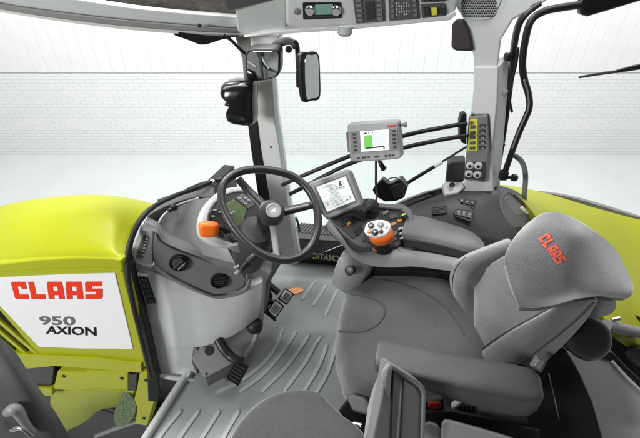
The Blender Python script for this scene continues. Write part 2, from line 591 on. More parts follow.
for x, y in ((122.5, 16.5), (199, 25.5)):
    lathe('rail_bolt', pf(x, y, 1.535) , -FW + UP * .2, [(.007, -.01), (.007, .004), (.004, .006), (0, .006)], M['black'], cabf, 12)
M['liner'] = mk('mottled brown headliner', (.10, .092, .08), .9, 60, .6, .6, 22, bdist=.01)
rows = [[pf(x, y, f) for x, y, f in zip((40, 110, 170, 236), c, (1.6, 1.62, 1.64, 1.66))] for c in ((-30, -30, -30, -30), (-7, 4, 10.5, 16))]
surf('headliner', rows, FW * .03, M['liner'], cabf, n=3)
rows = [[pf(x, y, 1.52) for x, y in r] for r in (((222, -6), (250, -6), (284, -6)), ((229, 10), (246, 6), (276, -1)))]
surf('roof_recess', rows, FW * .05, M['dark'], cabf, n=3)

# rear pillar: front face, bright side face, flared head
PRY = planeN(pY(480, 150, 1.58), (-.10, -1, .02))
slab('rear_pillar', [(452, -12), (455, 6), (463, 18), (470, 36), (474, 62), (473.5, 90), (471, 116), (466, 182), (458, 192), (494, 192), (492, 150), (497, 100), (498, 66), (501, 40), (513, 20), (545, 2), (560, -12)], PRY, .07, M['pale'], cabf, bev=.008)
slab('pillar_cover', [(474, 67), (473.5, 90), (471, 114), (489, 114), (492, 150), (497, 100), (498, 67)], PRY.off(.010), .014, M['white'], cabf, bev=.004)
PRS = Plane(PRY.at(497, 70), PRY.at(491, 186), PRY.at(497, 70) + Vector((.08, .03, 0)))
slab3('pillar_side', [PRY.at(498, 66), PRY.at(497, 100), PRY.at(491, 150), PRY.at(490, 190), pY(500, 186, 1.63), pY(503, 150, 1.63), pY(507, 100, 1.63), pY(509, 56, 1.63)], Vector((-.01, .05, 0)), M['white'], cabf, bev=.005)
for x, y in ((505, 92), (496, 172)):
    lathe('trim_plug', pY(x, y, 1.618), Vector((.5, -.8, 0)), [(.011, -.004), (.011, .003), (.007, .005), (0, .005)], M['light'], cabf, 14)
# perforated loudspeaker grille in the head of the pillar
gp = PRY.off(.006)
slab('speaker_grille', [(456, -8), (459, 6), (466, 17), (478, 21), (492, 18), (498, 8), (500, -8)], gp, .01, M['light'], cabf, bev=.003, smooth=3)
bm = bmesh.new(); u, v = orth(gp.n, RT)
for i in range(17):
    for j in range(9):
        x = 461 + i * 2.25 + (j % 2) * 1.1; y = -4 + j * 2.5
        if ((x - 479) / 18) ** 2 + ((y - 4) / 16) ** 4 < .9:
            add_lathe(bm, gp.at(x, y) + gp.n * .0006, gp.n, [(.0032, 0), (.0032, .0006), (0, .0006)], 8)
finish('grille_hole', bm, M['black'], cabf)
# far side window: one clear pane between the two pillars
PG = planeN(PLY.at(280, 120) + Vector((0, .05, 0)), (0.02, -1, 0))
slab('side_window', [(262, 28), (470, 12), (476, 60), (470, 196), (400, 222), (300, 262), (280, 180)], PG, .005, M['glass'], cabf, bev=0)

# ---------------------------------------------------------------- roof console
PC = planeN(pf(370, 15, 1.50), -FW * 1 + UP * -.25 + RT * -.05)
rc = thing('roof_console', 'light grey overhead console with radio and three dark switch panels', 'console', PC.at(370, 15))
slab('console_body', [(286, -14), (286, 26), (300, 29.5), (330, 27), (400, 22.5), (448, 17.5), (456, 12), (460, -14)], PC, .12, M['pale'], rc, bev=.010)
slab('corner_cover', [(222, -14), (235, 12), (237, 32), (243, 37), (262, 35.5), (287, 33), (287, -14)], PC.off(-.02), .10, M['light'], rc, bev=.012)
slab('lower_edge', [(243, 37.5), (263, 36), (300, 33), (338, 31), (450, 20.5), (457, 15), (455, 11.5), (446, 16), (400, 21), (338, 26.5), (300, 29), (262, 33)], PC.off(.004), .05, M['white'], rc, bev=.004)
lathe('blank_plug', PC.at(297, 11), PC.n, [(.011, 0), (.011, .004), (.008, .006), (0, .006)], M['grey'], rc, 16)
q = PC.off(.006)
rd = slab('radio', [(302.5, 3), (341, 2.5), (342, 18.5), (303, 20)], q, .03, M['gloss'], rc, bev=.004)
slab('radio_display', [(315, 5), (333, 4.5), (333, 14.5), (315, 15)], q.off(.0025), .004, M['radio_lcd'], rd, bev=.001)
for x in (310, 336):
    lathe('radio_knob', q.at(x, 10.5), q.n, [(.018, 0), (.018, .004), (.013, .010), (.011, .012), (0, .012)], M['chrome'], rd, 20)
slab('radio_keys', [(306, 16.5), (340, 15.7), (340, 17.4), (306, 18.4)], q.off(.002), .003, M['dark'], rd, bev=.001)
def switch_panel(poly): return slab('switch_panel', poly, q, .02, M['mid'], rc, bev=.004)
def keys(parent, quad, nx, ny, mat, fill=.7, name='key', skip=(), pl=None, h=.005, fillv=None):
    pl = pl or q
    f = quadmap(quad, pl)
    for i in range(nx):
        for j in range(ny):
            if (i, j) in skip: continue
            e = fill / nx / 2; g_ = (fillv or fill) / ny / 2
            cx, cy = (i + .5) / nx, (j + .5) / ny
            m_ = mat(i, j) if callable(mat) else mat
            pts = [f(cx - e, cy - g_), f(cx + e, cy - g_), f(cx + e, cy + g_), f(cx - e, cy + g_)]
            slab3(name, [p + pl.n * h for p in pts], -pl.n * (h + .002), m_, parent, bev=.0012, seg=2)
s1 = switch_panel([(352, -8), (384, -8), (385.5, 21.5), (356, 24)])
keys(s1, [(357, 22.5), (364.5, 22), (362, -2), (354.5, -2)], 1, 5, M['grey'])
keys(s1, [(377, 21), (384, 20.5), (382, -2), (375.5, -2)], 1, 5, M['grey'])
slab('display', [(365.5, 2), (374.5, 1), (376, 19), (367, 20.5)], q.off(.002), .006, M['dark'], s1, bev=.001)
s2 = switch_panel([(388, -8), (418, -8), (420, 19), (389.5, 21.2)])
keys(s2, [(391, 18.5), (395, 18.2), (394, -2), (390, -2)], 1, 4, M['grey'])
keys(s2, [(413, 17), (418, 16.5), (416.5, -2), (412, -2)], 1, 4, M['grey'])
bm = bmesh.new(); f = quadmap([(396, 16), (411, 15), (410.5, 1), (395.5, 2)], q)
for i in range(6):
    for j in range(5):
        if random.random() < .75:
            u0, v0 = i / 6, j / 5; e = random.uniform(.06, .13)
            pts = [f(u0 + .02, v0 + .03), f(u0 + e, v0 + .03), f(u0 + e, v0 + .16), f(u0 + .02, v0 + .16)]
            add_prism(bm, [p + q.n * .0015 for p in pts], [p - q.n * .001 for p in pts])
finish('fuse_diagram', bm, M['pale'], s2)
s3 = switch_panel([(421, 4.5), (446, 3.5), (447, 15.8), (422, 18.6)])
s4 = switch_panel([(421, -10), (446, -10), (446, 1.8), (421, 3)])
keys(s3, [(423, 17), (446, 14.5), (445, 5), (422.5, 6)], 3, 1, lambda i, j: M['yellow'] if i == 1 else M['dark'], .7, 'rocker_switch', h=.009)
keys(s4, [(423, 2), (445, 1), (445, -8), (422.5, -8)], 3, 1, M['dark'], .7, 'rocker_switch', h=.009)
lathe('courtesy_lamp', PC.at(345, 29) - UP * .004, -UP, [(.0, -.01), (.026, -.01), (.026, .010), (.018, .018), (0, .02)], M['light'], rc, 20)

# ---------------------------------------------------------------- bits hung from the roof
o = surf('sun_visor', [[pf(x, y, 1.55) for x, y in r] for r in (
    ((172, 31), (190, 33.5), (214, 36), (238, 36.5)), ((176, 36), (192, 40), (212, 41.5), (226, 38.5)), ((186, 37), (198, 44), (208, 44), (215, 40)))], FW * .03, M['gloss'], None, n=5, bev=.004)
tag(o, 'small glossy black visor folded up under the front roof rail', 'visor')
o = tube('roof_cable', [pf(224, 35, 1.56), pf(232, 41, 1.56), pf(240, 49, 1.57), pf(246, 54, 1.58)], .006, M['black'])
tag(o, 'short black cable from the roof rail down to the front pillar', 'cable')
o = slab('pillar_bracket', [(452, 24), (456, 20), (463, 20), (469, 30), (472, 42), (473.5, 51.5), (455, 51), (451, 47)], PRY.off(.02), .05, mk('brown black plastic', (.03, .02, .02), .5, 400, .3, .2), None, bev=.008)
tag(o, 'brown black bracket fixed high on the inner edge of the rear pillar', 'bracket')
o = slab('rear_sunshade', [(581, 2), (590, -8), (660, -8), (660, 0), (640, 1.5), (612, 10), (588, 17), (581, 15)], planeN(pf(600, 5, 1.35), -FW), .03, M['gloss'], None, bev=.008)
tag(o, 'black rear sunshade edge at the top right corner above the window', 'sunshade')
# ================================================================ mirrors, lamp, rails, screens
def mirror(name, label, quad, inner, pl, thick, group=None):
    c = sum((pl.at(*p) for p in quad), Vector()) / len(quad)
    t = thing(name, label, 'mirror', c, group)
    slab('mirror_housing', quad, pl, thick, M['black'], t, bev=.006, smooth=5)
    slab('mirror_glass', inner, pl.off(.003), .006, M['mirror'], t, bev=.0008, smooth=5)
    return t


PM = planeN(pf(263, 65, 1.45), -FW * .86 - RT * .30 - UP * .42)
m1 = mirror('rear_view_mirror', 'squarish black framed mirror in front of the front pillar, above the black lamp', [(247, 52), (263, 49.5), (278, 51), (280, 62), (278, 76), (262, 81), (248, 80), (245.5, 66)],
       [(248.8, 53.5), (263, 51.3), (276.5, 52.8), (278.2, 62), (276.3, 74.8), (262, 79.2), (249.6, 78.3), (247.3, 66)], PM, .035, 'interior mirrors')
PM2 = planeN(pf(310, 77, 1.42), -FW * .75 + RT * .66 + UP * .03)
m2 = mirror('rear_view_mirror', 'tall narrow black framed mirror hanging from a curved bracket under the roof console', [(301, 55), (310, 52.5), (319, 54), (321, 76), (320.5, 98), (312, 101), (304, 101), (301, 78)],
       [(305.8, 57), (312, 55), (317.6, 56), (319.2, 76), (318.8, 95.5), (312, 98.4), (307, 98.3), (305, 78)], PM2, .022, 'interior mirrors')
tube('mirror_bracket', [pf(276, 52, 1.47), pf(277, 45, 1.46), pf(284, 41.5, 1.45), pf(292, 42, 1.45), pf(296, 48, 1.45)], [.014, .016, .014, .012, .011], M['mid'], m2, flat=.6)
tube('mirror_arm', [pf(294, 41, 1.45), pf(297, 46, 1.45), pf(298, 60, 1.45), pf(299, 80, 1.44)], .0085, M['black'], m2)
box('mirror_clamp', pf(300.5, 78, 1.43), RT, FW, UP, (.03, .04, .06), M['black'], m2, bev=.006)
lathe('wing_bolt', pf(289, 48.5, 1.44), -FW, [(.005, -.01), (.005, .008), (.012, .010), (.012, .015), (0, .016)], M['black'], m2, 8)

# black lamp unit clipped to the windscreen side of the pillar
PL = planeN(pf(238, 102, 1.5), Vector((.15, -1, .1)))
t = thing('pillar_lamp', 'glossy black double lobed lamp unit clipped to the left of the front pillar', 'lamp', PL.at(240, 124))
pillow('lamp_body', [(222, 86), (228, 80.5), (240, 79.5), (254, 82), (255, 102), (254, 124), (240, 125), (230, 122), (227.5, 114), (231, 106), (226, 103), (229, 97), (222, 93)], PL, .05, .05, M['gloss'], t, smooth=6)
M['smoke'] = mk('grey smoked plastic', (.07, .07, .072), .22, var=.25, vscale=14)
pillow('lamp_lobe', [(221, 87), (227, 81.5), (240, 82), (244, 90), (240, 98), (229, 96), (222.5, 93)], PL.off(.02), .022, .02, M['smoke'], t, smooth=6)
pillow('lamp_lobe', [(230, 108), (238, 104), (246, 109), (246, 119), (238, 123), (231, 120.5), (228, 114)], PL.off(.02), .014, .02, M['smoke'], t, smooth=6)
tube('lamp_ridge', [PL.off(.055).at(224, 89), PL.off(.065).at(232, 86.5), PL.off(.055).at(246, 85.5)], .0035, M['grey'], t)

# equipment rails
er = thing('equipment_rail', 'two parallel black steel rods crossing the side window to a bracket on the rear pillar', 'rail', pf(468, 130, 1.5))
def railp(pts): return [pf(x, y, f) for x, y, f in pts]
tube('rod', railp([(282, 185, 1.47), (300, 177, 1.45), (346, 157.5, 1.43), (400, 137, 1.42), (440, 128, 1.42), (467, 123.5, 1.43)]), .0085, M['black'], er)
tube('rod', railp([(290, 194, 1.45), (304, 187, 1.43), (349, 164, 1.41), (401, 148.5, 1.40), (440, 140, 1.40), (467, 135.5, 1.41)]), .0085, M['black'], er)
slab('rail_bracket', [(460, 121), (462, 114), (467, 113.5), (467, 145), (462, 143), (460, 138)], planeN(pf(464, 128, 1.44), -FW), .03, M['black'], er, bev=.004)
gs = thing('gas_strut', 'thin black gas strut running up from the black holder to the rear pillar', 'strut', pf(404, 186, 1.5))
tube('strut_body', railp([(400, 187.5, 1.46), (437, 165, 1.47)]), .0075, M['black'], gs)
tube('strut_rod', railp([(436, 165.5, 1.47), (467, 146.5, 1.49)]), .0045, M['dark'], gs)
tube('strut_label', railp([(434.5, 166.5, 1.468), (442, 162, 1.472)]), .0080, M['white'], gs)

# small job monitor on the rails
PJ = planeN(pf(374, 141, 1.33), Vector((-.16, -1, .16)))
jm = thing('job_monitor', 'small light grey monitor with a green field on its screen, clamped to the rods', 'monitor', PJ.at(374, 162))
slab('monitor_housing', [(347, 125.5), (349, 124), (372, 122.3), (395, 121.3), (398, 122.5), (399.5, 138), (401, 157), (399, 159), (374, 161.3), (352, 162), (350, 160), (348.5, 142)], PJ, .045, M['silver'], jm, bev=.006)
slab('monitor_grip', [(345.5, 133), (348, 131), (350, 153), (347.5, 152)], PJ.off(-.008), .025, M['grey'], jm, bev=.004)
slab('face_plate', [(349.3, 131.5), (397.2, 128.2), (399, 149.5), (351.5, 153.5)], PJ.off(.0025), .005, M['grey'], jm, bev=.001)
sc = slab('screen', [(360, 131.5), (388.5, 129.5), (389.5, 149.8), (361.3, 151.8)], PJ.off(.004), .004, M['lcd_white'], jm, bev=.0006)
fq = quadmap([(361.3, 151.8), (389.5, 149.8), (388.5, 129.5), (360, 131.5)], PJ.off(.004))
decal('green_field', [[(.13, .14), (.43, .14), (.43, .80), (.13, .80)]], fq, PJ.n, M['lcd_green'], sc)
decal('screen_line', [[(.18, .13), (.82, .16), (.82, .23), (.18, .20)], [(.80, .05), (.84, .05), (.84, .2), (.80, .2)], [(.14, .86), (.24, .86), (.24, .93), (.14, .93)], [(.30, .88), (.33, .88), (.33, .94), (.30, .94)], [(.45, .88), (.47, .88), (.47, .94), (.45, .94)], [(.62, .88), (.64, .88), (.64, .94), (.62, .94)]], fq, PJ.n, M['lcd_dark'], sc, h=.002)
decal('screen_tint', [[(.47, .28), (.92, .28), (.92, .82), (.47, .82)]], fq, PJ.n, M['lcd'], sc, h=.0008)
PJk = PJ.off(.0025)
for (x0, y0, x1, y1) in ((352.6, 134.5, 353.9, 150.5), (391.8, 131.3, 393.2, 147.3)):
    for k in range(5):
        x = x0 + (x1 - x0) * k / 4; y = y0 + (y1 - y0) * k / 4
        slab('soft_key', [(x - .2, y - 1), (x + 3, y - 1.2), (x + 3.2, y + .7), (x, y + .9)], PJk.off(.003), .004, M['black'], jm, bev=.0008, seg=2)
for x in (357, 361.5, 363.5, 367, 374, 376.5, 384.5, 388, 391.5):
    y = 158 - (x - 357) * .075
    slab('function_key', [(x, y - .9), (x + 1.9, y - 1), (x + 2, y + .8), (x + .1, y + .9)], PJk.off(.003), .004, M['dark'], jm, bev=.0006, seg=2)
fq = quadmap([(387.8, 127), (396.3, 126.4), (396.2, 124.6), (387.6, 125.2)], PJ)
decal('logo', block_word('CLAAS'), fq, PJ.n, M['red'], jm, h=.002)
lathe('antenna_stub', PJ.at(399, 126) - PJ.n * .02, RT + UP * .05, [(.006, 0), (.006, .012), (.009, .013), (.009, .022), (0, .023)], M['grey'], jm, 12)
tube('clamp_lever', [PJ.off(-.03).at(379, 160), PJ.off(-.03).at(381.5, 165), PJ.off(-.02).at(384, 169)], [.006, .009, .011], M['black'], jm)
o = tube('monitor_cable', [PJ.off(-.02).at(376, 161), pf(376, 172, 1.34), pf(376, 184, 1.33), pf(377, 195, 1.30), pf(375, 205, 1.25)], .0042, M['dark'])
tag(o, 'dark cable hanging from the small light grey monitor to the armrest', 'cable')

# large touch terminal
PT = planeN(pf(335, 194, 1.17), Vector((-.08, -1, .50)))
tt = thing('touch_terminal', 'large grey touch terminal with a lit pale screen at the front of the armrest', 'monitor', PT.at(340, 220))
slab('terminal_housing', [(307, 184.5), (310, 182), (345, 169.5), (349.5, 170.5), (356, 187), (362.5, 204), (361, 206.5), (329, 219.5), (325, 218.5), (315, 201)], PT, .045, M['grey'], tt, bev=.010)
slab('terminal_back', [(312, 195), (318, 210), (327, 221), (345, 214), (352, 210), (330, 190)], PT.off(-.035), .05, M['dark'], tt, bev=.010)
slab('terminal_bezel', [(313.5, 186.2), (346.2, 174.2), (357.5, 201.8), (326.5, 214.2)], PT.off(.0015), .004, M['mid'], tt, bev=.001)
sc = slab('screen', [(316.3, 187.2), (345.6, 176.4), (355.4, 200.6), (327.2, 211.8)], PT.off(.003), .003, M['lcd'], tt, bev=.0006)
fq = quadmap([(327.2, 211.8), (355.4, 200.6), (345.6, 176.4), (316.3, 187.2)], PT.off(.003))
marks = []
random.seed(3)
for (u, v, w_, h_) in ((.05, .88, .5, .03), (.70, .70, .10, .16), (.84, .60, .02, .3), (.70, .60, .12, .03), (.62, .12, .30, .03), (.64, .30, .25, .012), (.1, .1, .4, .012), (.35, .2, .01, .6), (.52, .3, .01, .5)):
    marks.append([(u, v), (u + w_, v), (u + w_, v + h_), (u, v + h_)])
for k in range(46):
    u = random.choice((.08, .22, .38, .42, .56)) + random.uniform(0, .03); v = .1 + .72 * random.random()
    w_ = random.uniform(.02, .09); h_ = random.choice((.012, .02, .03))
    marks.append([(u, v), (u + w_, v), (u + w_, v + h_), (u, v + h_)])
decal('screen_marks', marks, fq, PT.n, M['lcd_mid'], sc, h=.001)
decal('screen_gauge', [[(.70, .74), (.76, .92), (.80, .92), (.80, .74)], [(.66, .66), (.82, .66), (.82, .68), (.66, .68)], [(.88, .14), (.90, .14), (.90, .24), (.88, .24)], [(.74, .14), (.80, .14), (.80, .17), (.74, .17)]], fq, PT.n, M['lcd_dark'], sc, h=.0014)
box('terminal_arm', pf(352, 214, 1.19), RT, FW, UP, (.10, .05, .05), M['dark'], tt, bev=.012)

# black holder with a wire hoop
PH = planeN(pf(392, 190, 1.36), Vector((0, -1, .2)))
hd = thing('phone_holder', 'black angular holder with a wire hoop standing behind the armrest keypad', 'holder', PH.at(393, 203))
slab('holder_body', [(372, 190), (382, 179), (388, 184), (392, 183.5), (401, 178), (408, 187), (404, 198), (396, 201.5), (385, 202), (376, 197)], PH, .05, M['black'], hd, bev=.006)
slab('holder_panel', [(389, 187.5), (403, 182), (407, 188), (403, 197.5), (394, 200)], PH.off(.012), .02, M['dark'], hd, bev=.005)
tube('wire_hoop', [PH.off(.01).at(386, 183), PH.off(.012).at(389, 179), PH.off(.012).at(395, 177.5), PH.off(.012).at(401, 179.5), PH.off(.01).at(407, 186)], .0028, M['steel'], hd)

# ================================================================ control module on the rear pillar
PP = PRY.off(.030)
cm = thing('pillar_switch_module', 'grey switch module with yellow backed keys and four round dials low on the rear pillar', 'switch module', PP.at(475, 183))
slab('module_housing', [(468.5, 118), (487.5, 115.5), (489, 150), (485, 183), (464, 180), (466.5, 150)], PP, .045, M['grey'], cm, bev=.005)
q = PP.off(.001)
slab('yellow_backing', [(469, 120), (477.8, 118.8), (477, 150.5), (467.8, 151)], q.off(.0015), .004, M['yellow'], cm, bev=.001)
keys(cm, [(467.8, 150.5), (477, 150.2), (477.5, 123.5), (468.8, 124.5)], 1, 5, M['mid'], .62, 'module_key', pl=q, h=.006, fillv=.58)
keys(cm, [(477.6, 150.2), (486.2, 150), (486.8, 122.5), (478.2, 123.4)], 1, 5, M['dark'], .66, 'module_key', pl=q, h=.006, fillv=.58)
slab('key_lamp', [(471.5, 120.8), (474, 120.6), (474, 122.4), (471.5, 122.6)], q.off(.003), .002, M['amber'], cm, bev=.0004)
bm = bmesh.new(); 
for k in range(5):
    y = 126.6 + k * 5.35
    for x in (481.3, 483.4):
        c = q.at(x, y) + q.n * .0062
        add_box(bm, c, RT, UP, q.n, (.0035, .005, .0012))
finish('key_symbol', bm, M['pale'], cm)
slab('dial_plate', [(466, 162), (486, 162), (485, 181), (464.8, 178.5)], q.off(.0015), .003, M['dark'], cm, bev=.001)
for x, y in ((470, 165.2), (478.5, 165.5), (469, 173.3), (477.5, 174.3)):
    lathe('module_dial', q.at(x, y), q.n, [(.0155, .0), (.0155, .004), (.0115, .0045), (.0105, .010), (0, .011)], M['pale'], cm, 20)
    lathe('dial_centre', q.at(x, y) + q.n * .0105, q.n, [(.0065, 0), (.006, .003), (0, .003)], M['black'], cm, 12)

# black speaker pocket beside the pillar foot
o = slab('black_pouch', [(447, 165), (450, 162), (465, 161), (466, 184), (450, 188), (445, 184)], planeN(pf(455, 175, 1.56), Vector((0, -1, 0))), .07, M['rubber'], None, bev=.012)
tag(o, 'black rounded pouch standing beside the foot of the rear pillar', 'pouch')

# ================================================================ right side console
sc_ = thing('side_console', 'dark grey side console along the far window with switch blocks and an open tray', 'console', (.2, 1.45, .4))
def zc(x, y): return pY(x, y, 1.55)
rows = [[pf(x, y, f) for x, y, f in r] for r in (
    [(404, 208, 1.44), (432, 196.5, 1.46), (462, 187, 1.49), (490, 184, 1.49), (512, 188, 1.50), (530, 200, 1.50)],
    [(410, 214, 1.40), (436, 206, 1.41), (466, 198, 1.42), (494, 196, 1.42), (516, 206, 1.41), (536, 216, 1.42)],
    [(420, 224, 1.36), (444, 219, 1.36), (470, 214, 1.36), (494, 214, 1.36), (514, 222, 1.35), (534, 232, 1.36)],
    [(434, 244, 1.31), (454, 242, 1.30), (476, 240, 1.29), (492, 242, 1.28), (510, 250, 1.27), (530, 258, 1.28)])]
surf('console_top', rows, Vector((0, .02, -.35)), M['mid'], sc_, n=5, bev=.012)
QC = Plane(pf(436, 206, 1.41), pf(494, 196, 1.42), pf(470, 214, 1.36)).off(.008)
slab('air_grille', [(432, 207), (447, 205), (447.5, 213), (433, 214.5)], QC, .012, M['dark'], sc_, bev=.002)
bm = bmesh.new(); f = quadmap([(433, 214), (447, 212.5), (446.5, 205.5), (432.5, 207.5)], QC)
for k in range(5):
    v = .12 + k * .19
    pts = [f(.05, v), f(.95, v), f(.95, v + .07), f(.05, v + .07)]
    add_prism(bm, [p + QC.n * .003 for p in pts], [p - QC.n * .003 for p in pts])
finish('grille_slat', bm, M['mid'], sc_)
b1 = slab('switch_block', [(457, 199), (461, 196.5), (477.5, 200), (474, 209)], QC.off(.002), .014, M['dark'], sc_, bev=.002)
keys(b1, [(459, 203.5), (474, 207), (476, 201.5), (461, 198.5)], 3, 1, M['black'], .74, 'rocker_switch', pl=QC.off(.002), h=.007)
b2 = slab('switch_block', [(453.5, 212), (457, 208), (474, 211), (471.5, 221.5), (456, 217)], QC.off(.002), .014, M['dark'], sc_, bev=.002)
M['teal_black'] = mk('greenish black key', (.015, .035, .03), .35)
keys(b2, [(455, 216), (471, 220), (473, 212.5), (457.5, 209.5)], 3, 1, M['teal_black'], .78, 'rocker_switch', pl=QC.off(.002), h=.007)
for bb, pts in ((b1, ((461.5, 201.2), (466.8, 202.3), (472, 203.6))), (b2, ((458.3, 212.5), (463.6, 214), (468.8, 215.4)))):
    for x, y in pts:
        c = QC.at(x, y) + QC.n * .0095
        box('switch_symbol', c, RT, FW, QC.n, (.0075, .006, .002), M['white'], bb, bev=.0004)
# pale block with a switch at the foot of the pillar
bl = slab('pale_block', [(442, 184.5), (446, 181), (463, 182), (465, 187), (458, 192.5), (445, 195)], planeN(pf(452, 188, 1.46), Vector((0, -.6, 1))), .03, M['white'], sc_, bev=.006)
lathe('block_knob', pf(452, 185.5, 1.455), Vector((0, -.3, 1)), [(.012, 0), (.012, .006), (.006, .008), (.004, .022), (0, .023)], M['dark'], bl, 14)
# open tray at the rear of the console
TR = Plane(pf(508, 196, 1.43), pf(528, 214, 1.40), pf(512, 228, 1.34)).off(.012)
slab('tray_rim', [(501, 198), (505, 193), (513, 192), (534, 209), (540, 217), (536, 222), (517, 228), (508, 222), (502, 208)], TR, .05, M['slate'], sc_, bev=.006, smooth=4)
slab('tray_recess', [(505, 199), (509, 195.5), (514, 196), (527, 208), (527, 212), (518, 216), (513, 212)], TR.off(.003), .02, M['grey'], sc_, bev=.004, smooth=4)
slab('tray_slot', [(512, 194.5), (515, 194), (533, 209.5), (531, 213)], TR.off(.007), .02, M['dark'], sc_, bev=.003)
slab('tray_lip', [(523, 205.5), (530, 212), (528.5, 214), (521, 208)], TR.off(.010), .012, M['white'], sc_, bev=.003)
slab('rear_sill', [(497, 190), (508, 186), (530, 204), (548, 222), (542, 226), (520, 206)], planeN(pf(520, 204, 1.47), Vector((-.2, -.5, 1))), .03, M['light'], sc_, bev=.006)
slab('window_ledge', [(380, 214), (398, 203), (420, 195), (442, 187.5), (444, 191.5), (420, 200.5), (402, 208.5), (390, 216)], planeN(pf(420, 198, 1.50), Vector((0, -.5, 1))), .03, M['dark'], sc_, bev=.005)
tube('ledge_edge', [pf(380, 214, 1.47), pf(400, 202.5, 1.49), pf(420, 194.5, 1.51), pf(443, 187, 1.53)], .006, M['pale'], sc_)

# ================================================================ grab bars at the rear window
gb = thing('grab_bar', 'long black bent grab bar beside the rear pillar running down to the console', 'grab bar', pf(503, 176, 1.42))
def bar(pts, f0, f1): 
    n = len(pts) - 1
    return [pf(x, y, f0 + (f1 - f0) * i / n) for i, (x, y) in enumerate(pts)]
tube('bar', bar([(586, 4), (562, 7.5), (544, 11.5), (531, 21), (525, 42), (522.5, 64), (524.5, 80), (528.5, 94), (529.5, 107), (526, 117), (519, 133), (512, 152), (505, 172)], 1.36, 1.44), .0115, M['black'], gb, n=5)
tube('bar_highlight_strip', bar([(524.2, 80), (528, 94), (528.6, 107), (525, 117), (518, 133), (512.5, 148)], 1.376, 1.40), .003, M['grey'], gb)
box('bar_foot', pf(503.5, 175, 1.44), RT, FW, UP, (.03, .03, .04), M['black'], gb, bev=.006)
lathe('bar_knob', pf(507, 177, 1.42), RT - UP * .1, [(.007, 0), (.007, .02), (.014, .022), (.015, .036), (.010, .042), (0, .043)], M['black'], gb, 18)
ws = thing('window_frame', 'thin black and grey rear window frame rising between the rear pillar and the bent grab bar', 'window frame', pf(499, 180, 1.55))
tube('frame_bar', bar([(541, 3), (527, 14), (519, 27), (514.5, 50), (512, 75), (508.5, 104), (504, 135), (499, 168), (497, 183)], 1.44, 1.55), .0085, M['black'], ws, n=5)
tube('frame_seal', bar([(535, 3), (523, 13), (515.5, 27), (511, 52), (508, 80), (503, 120), (497, 165), (494, 184)], 1.45, 1.56), .004, M['grey'], ws, n=5)
tube('frame_link', bar([(518, 48), (516.5, 62), (513, 78), (509.5, 96), (512, 112)], 1.40, 1.44), .0045, M['black'], ws)
box('frame_hinge', pf(500.5, 147, 1.5), RT, FW, UP, (.022, .03, .04), M['black'], ws, bev=.004)
box('frame_hinge', pf(508, 57, 1.48), RT, FW, UP, (.02, .03, .025), M['black'], ws, bev=.004)
o = tube('grey_hose', [pf(511, 154, 1.47), pf(517, 157, 1.47), pf(522.5, 163, 1.47), pf(525.5, 175, 1.47), pf(524.5, 193, 1.47), pf(524, 204, 1.46)], .0105, M['grey'])
tag(o, 'grey hose curving down from the rear window frame past the lime fender', 'hose')
wp = thing('window_wiper', 'black wiper arm reaching in from the right edge across the rear window', 'wiper', pf(640, 67, 1.5))
tube('wiper_arm', [pf(616, 71.5, 1.5), pf(640, 66.5, 1.5), pf(668, 61, 1.5)], [.006, .011, .012], M['gloss'], wp)
tube('wiper_blade', [pf(579, 77.3, 1.5), pf(600, 73.7, 1.5), pf(624, 70.5, 1.5)], [.004, .0055, .005], M['dark'], wp)
# ================================================================ lime bonnet outside, left
HS = planeN((-1.2, .78, .5), (.02, -1, .05))
bn = thing('bonnet', 'lime green tractor bonnet with a white lettered side panel and black louvres', 'bonnet', (-1.3, .78, -.1))
def hrow(xs, ys, Ys): return [pY(x, y, Y) for x, y, Y in zip(xs, ys, Ys)]
xs = (-60, 0, 40, 80, 112, 134)
rows = [hrow((-60, 0, 40, 80, 120, 156), (228, 207.5, 199.5, 195.5, 196.5, 204), (1.22,) * 5 + (1.15,)),
        hrow((-60, 0, 40, 80, 116, 146), (226.5, 207, 199.5, 196, 197.5, 209), (1.12,) * 5 + (1.08,)),
        hrow(xs, (240, 222, 214, 211, 213, 224), (.98,) * 6),
        hrow((-60, 0, 40, 80, 110, 125), (256, 241, 234, 231.5, 234, 243), (.88,) * 6),
        hrow((-60, 0, 40, 80, 108, 122), (266, 257, 251, 249, 250, 255), (.815,) * 6),
        hrow((-60, 0, 40, 80, 108, 121), (271, 264.5, 260, 258, 259, 262), (.792,) * 6)]
surf('bonnet_top', rows, Vector((0, .03, -.03)), M['lime'], bn, n=6, bev=.004)
HS1 = HS.off(.004)
sp = slab('side_panel', [(-44, 268.4), (0, 264), (40, 259.5), (80, 257.5), (112, 258.5), (121, 260), (126, 285), (134, 315), (146, 367), (140, 370), (90, 366), (46, 364), (0, 311.5), (-44, 273)], HS1, .04, M['lime'], bn, bev=.008)
slab('shoulder_rib', [(-60, 277), (0, 272.5), (50, 269.5), (100, 268), (121, 270), (121, 272.5), (100, 271), (50, 272.5), (0, 275.5), (-60, 280)], HS1.off(.004), .012, M['lime'], bn, bev=.003)
dc = slab('white_panel', [(-60, 284), (0, 277.5), (60, 274.5), (115, 273.2), (118.5, 288), (125, 315), (133, 349), (80, 348.5), (40, 347), (37, 345), (0, 306), (-60, 245)][:11] + [(-4, 302)], HS1.off(.0035), .006, M['decal'], bn, bev=.0015)
HL = HS1.off(.0035)
decal('lettering', block_word('CLAAS'), quadmap([(15.5, 298.8), (103.2, 298.6), (103.2, 281.4), (11, 281.6)], HL), HL.n, M['red'], dc, h=.0016)
text_mesh('lettering', '950', quadmap([(40.5, 324.8), (76, 325.4), (75, 316.2), (39, 315.8)], HL), HL.n, M['letter_grey'], dc, .0016, bold=.025)
text_mesh('lettering', 'AXION', quadmap([(46, 333.6), (97, 335.8), (96.4, 327), (46.4, 325.6)], HL), HL.n, M['letter_black'], dc, .0016, bold=.03)
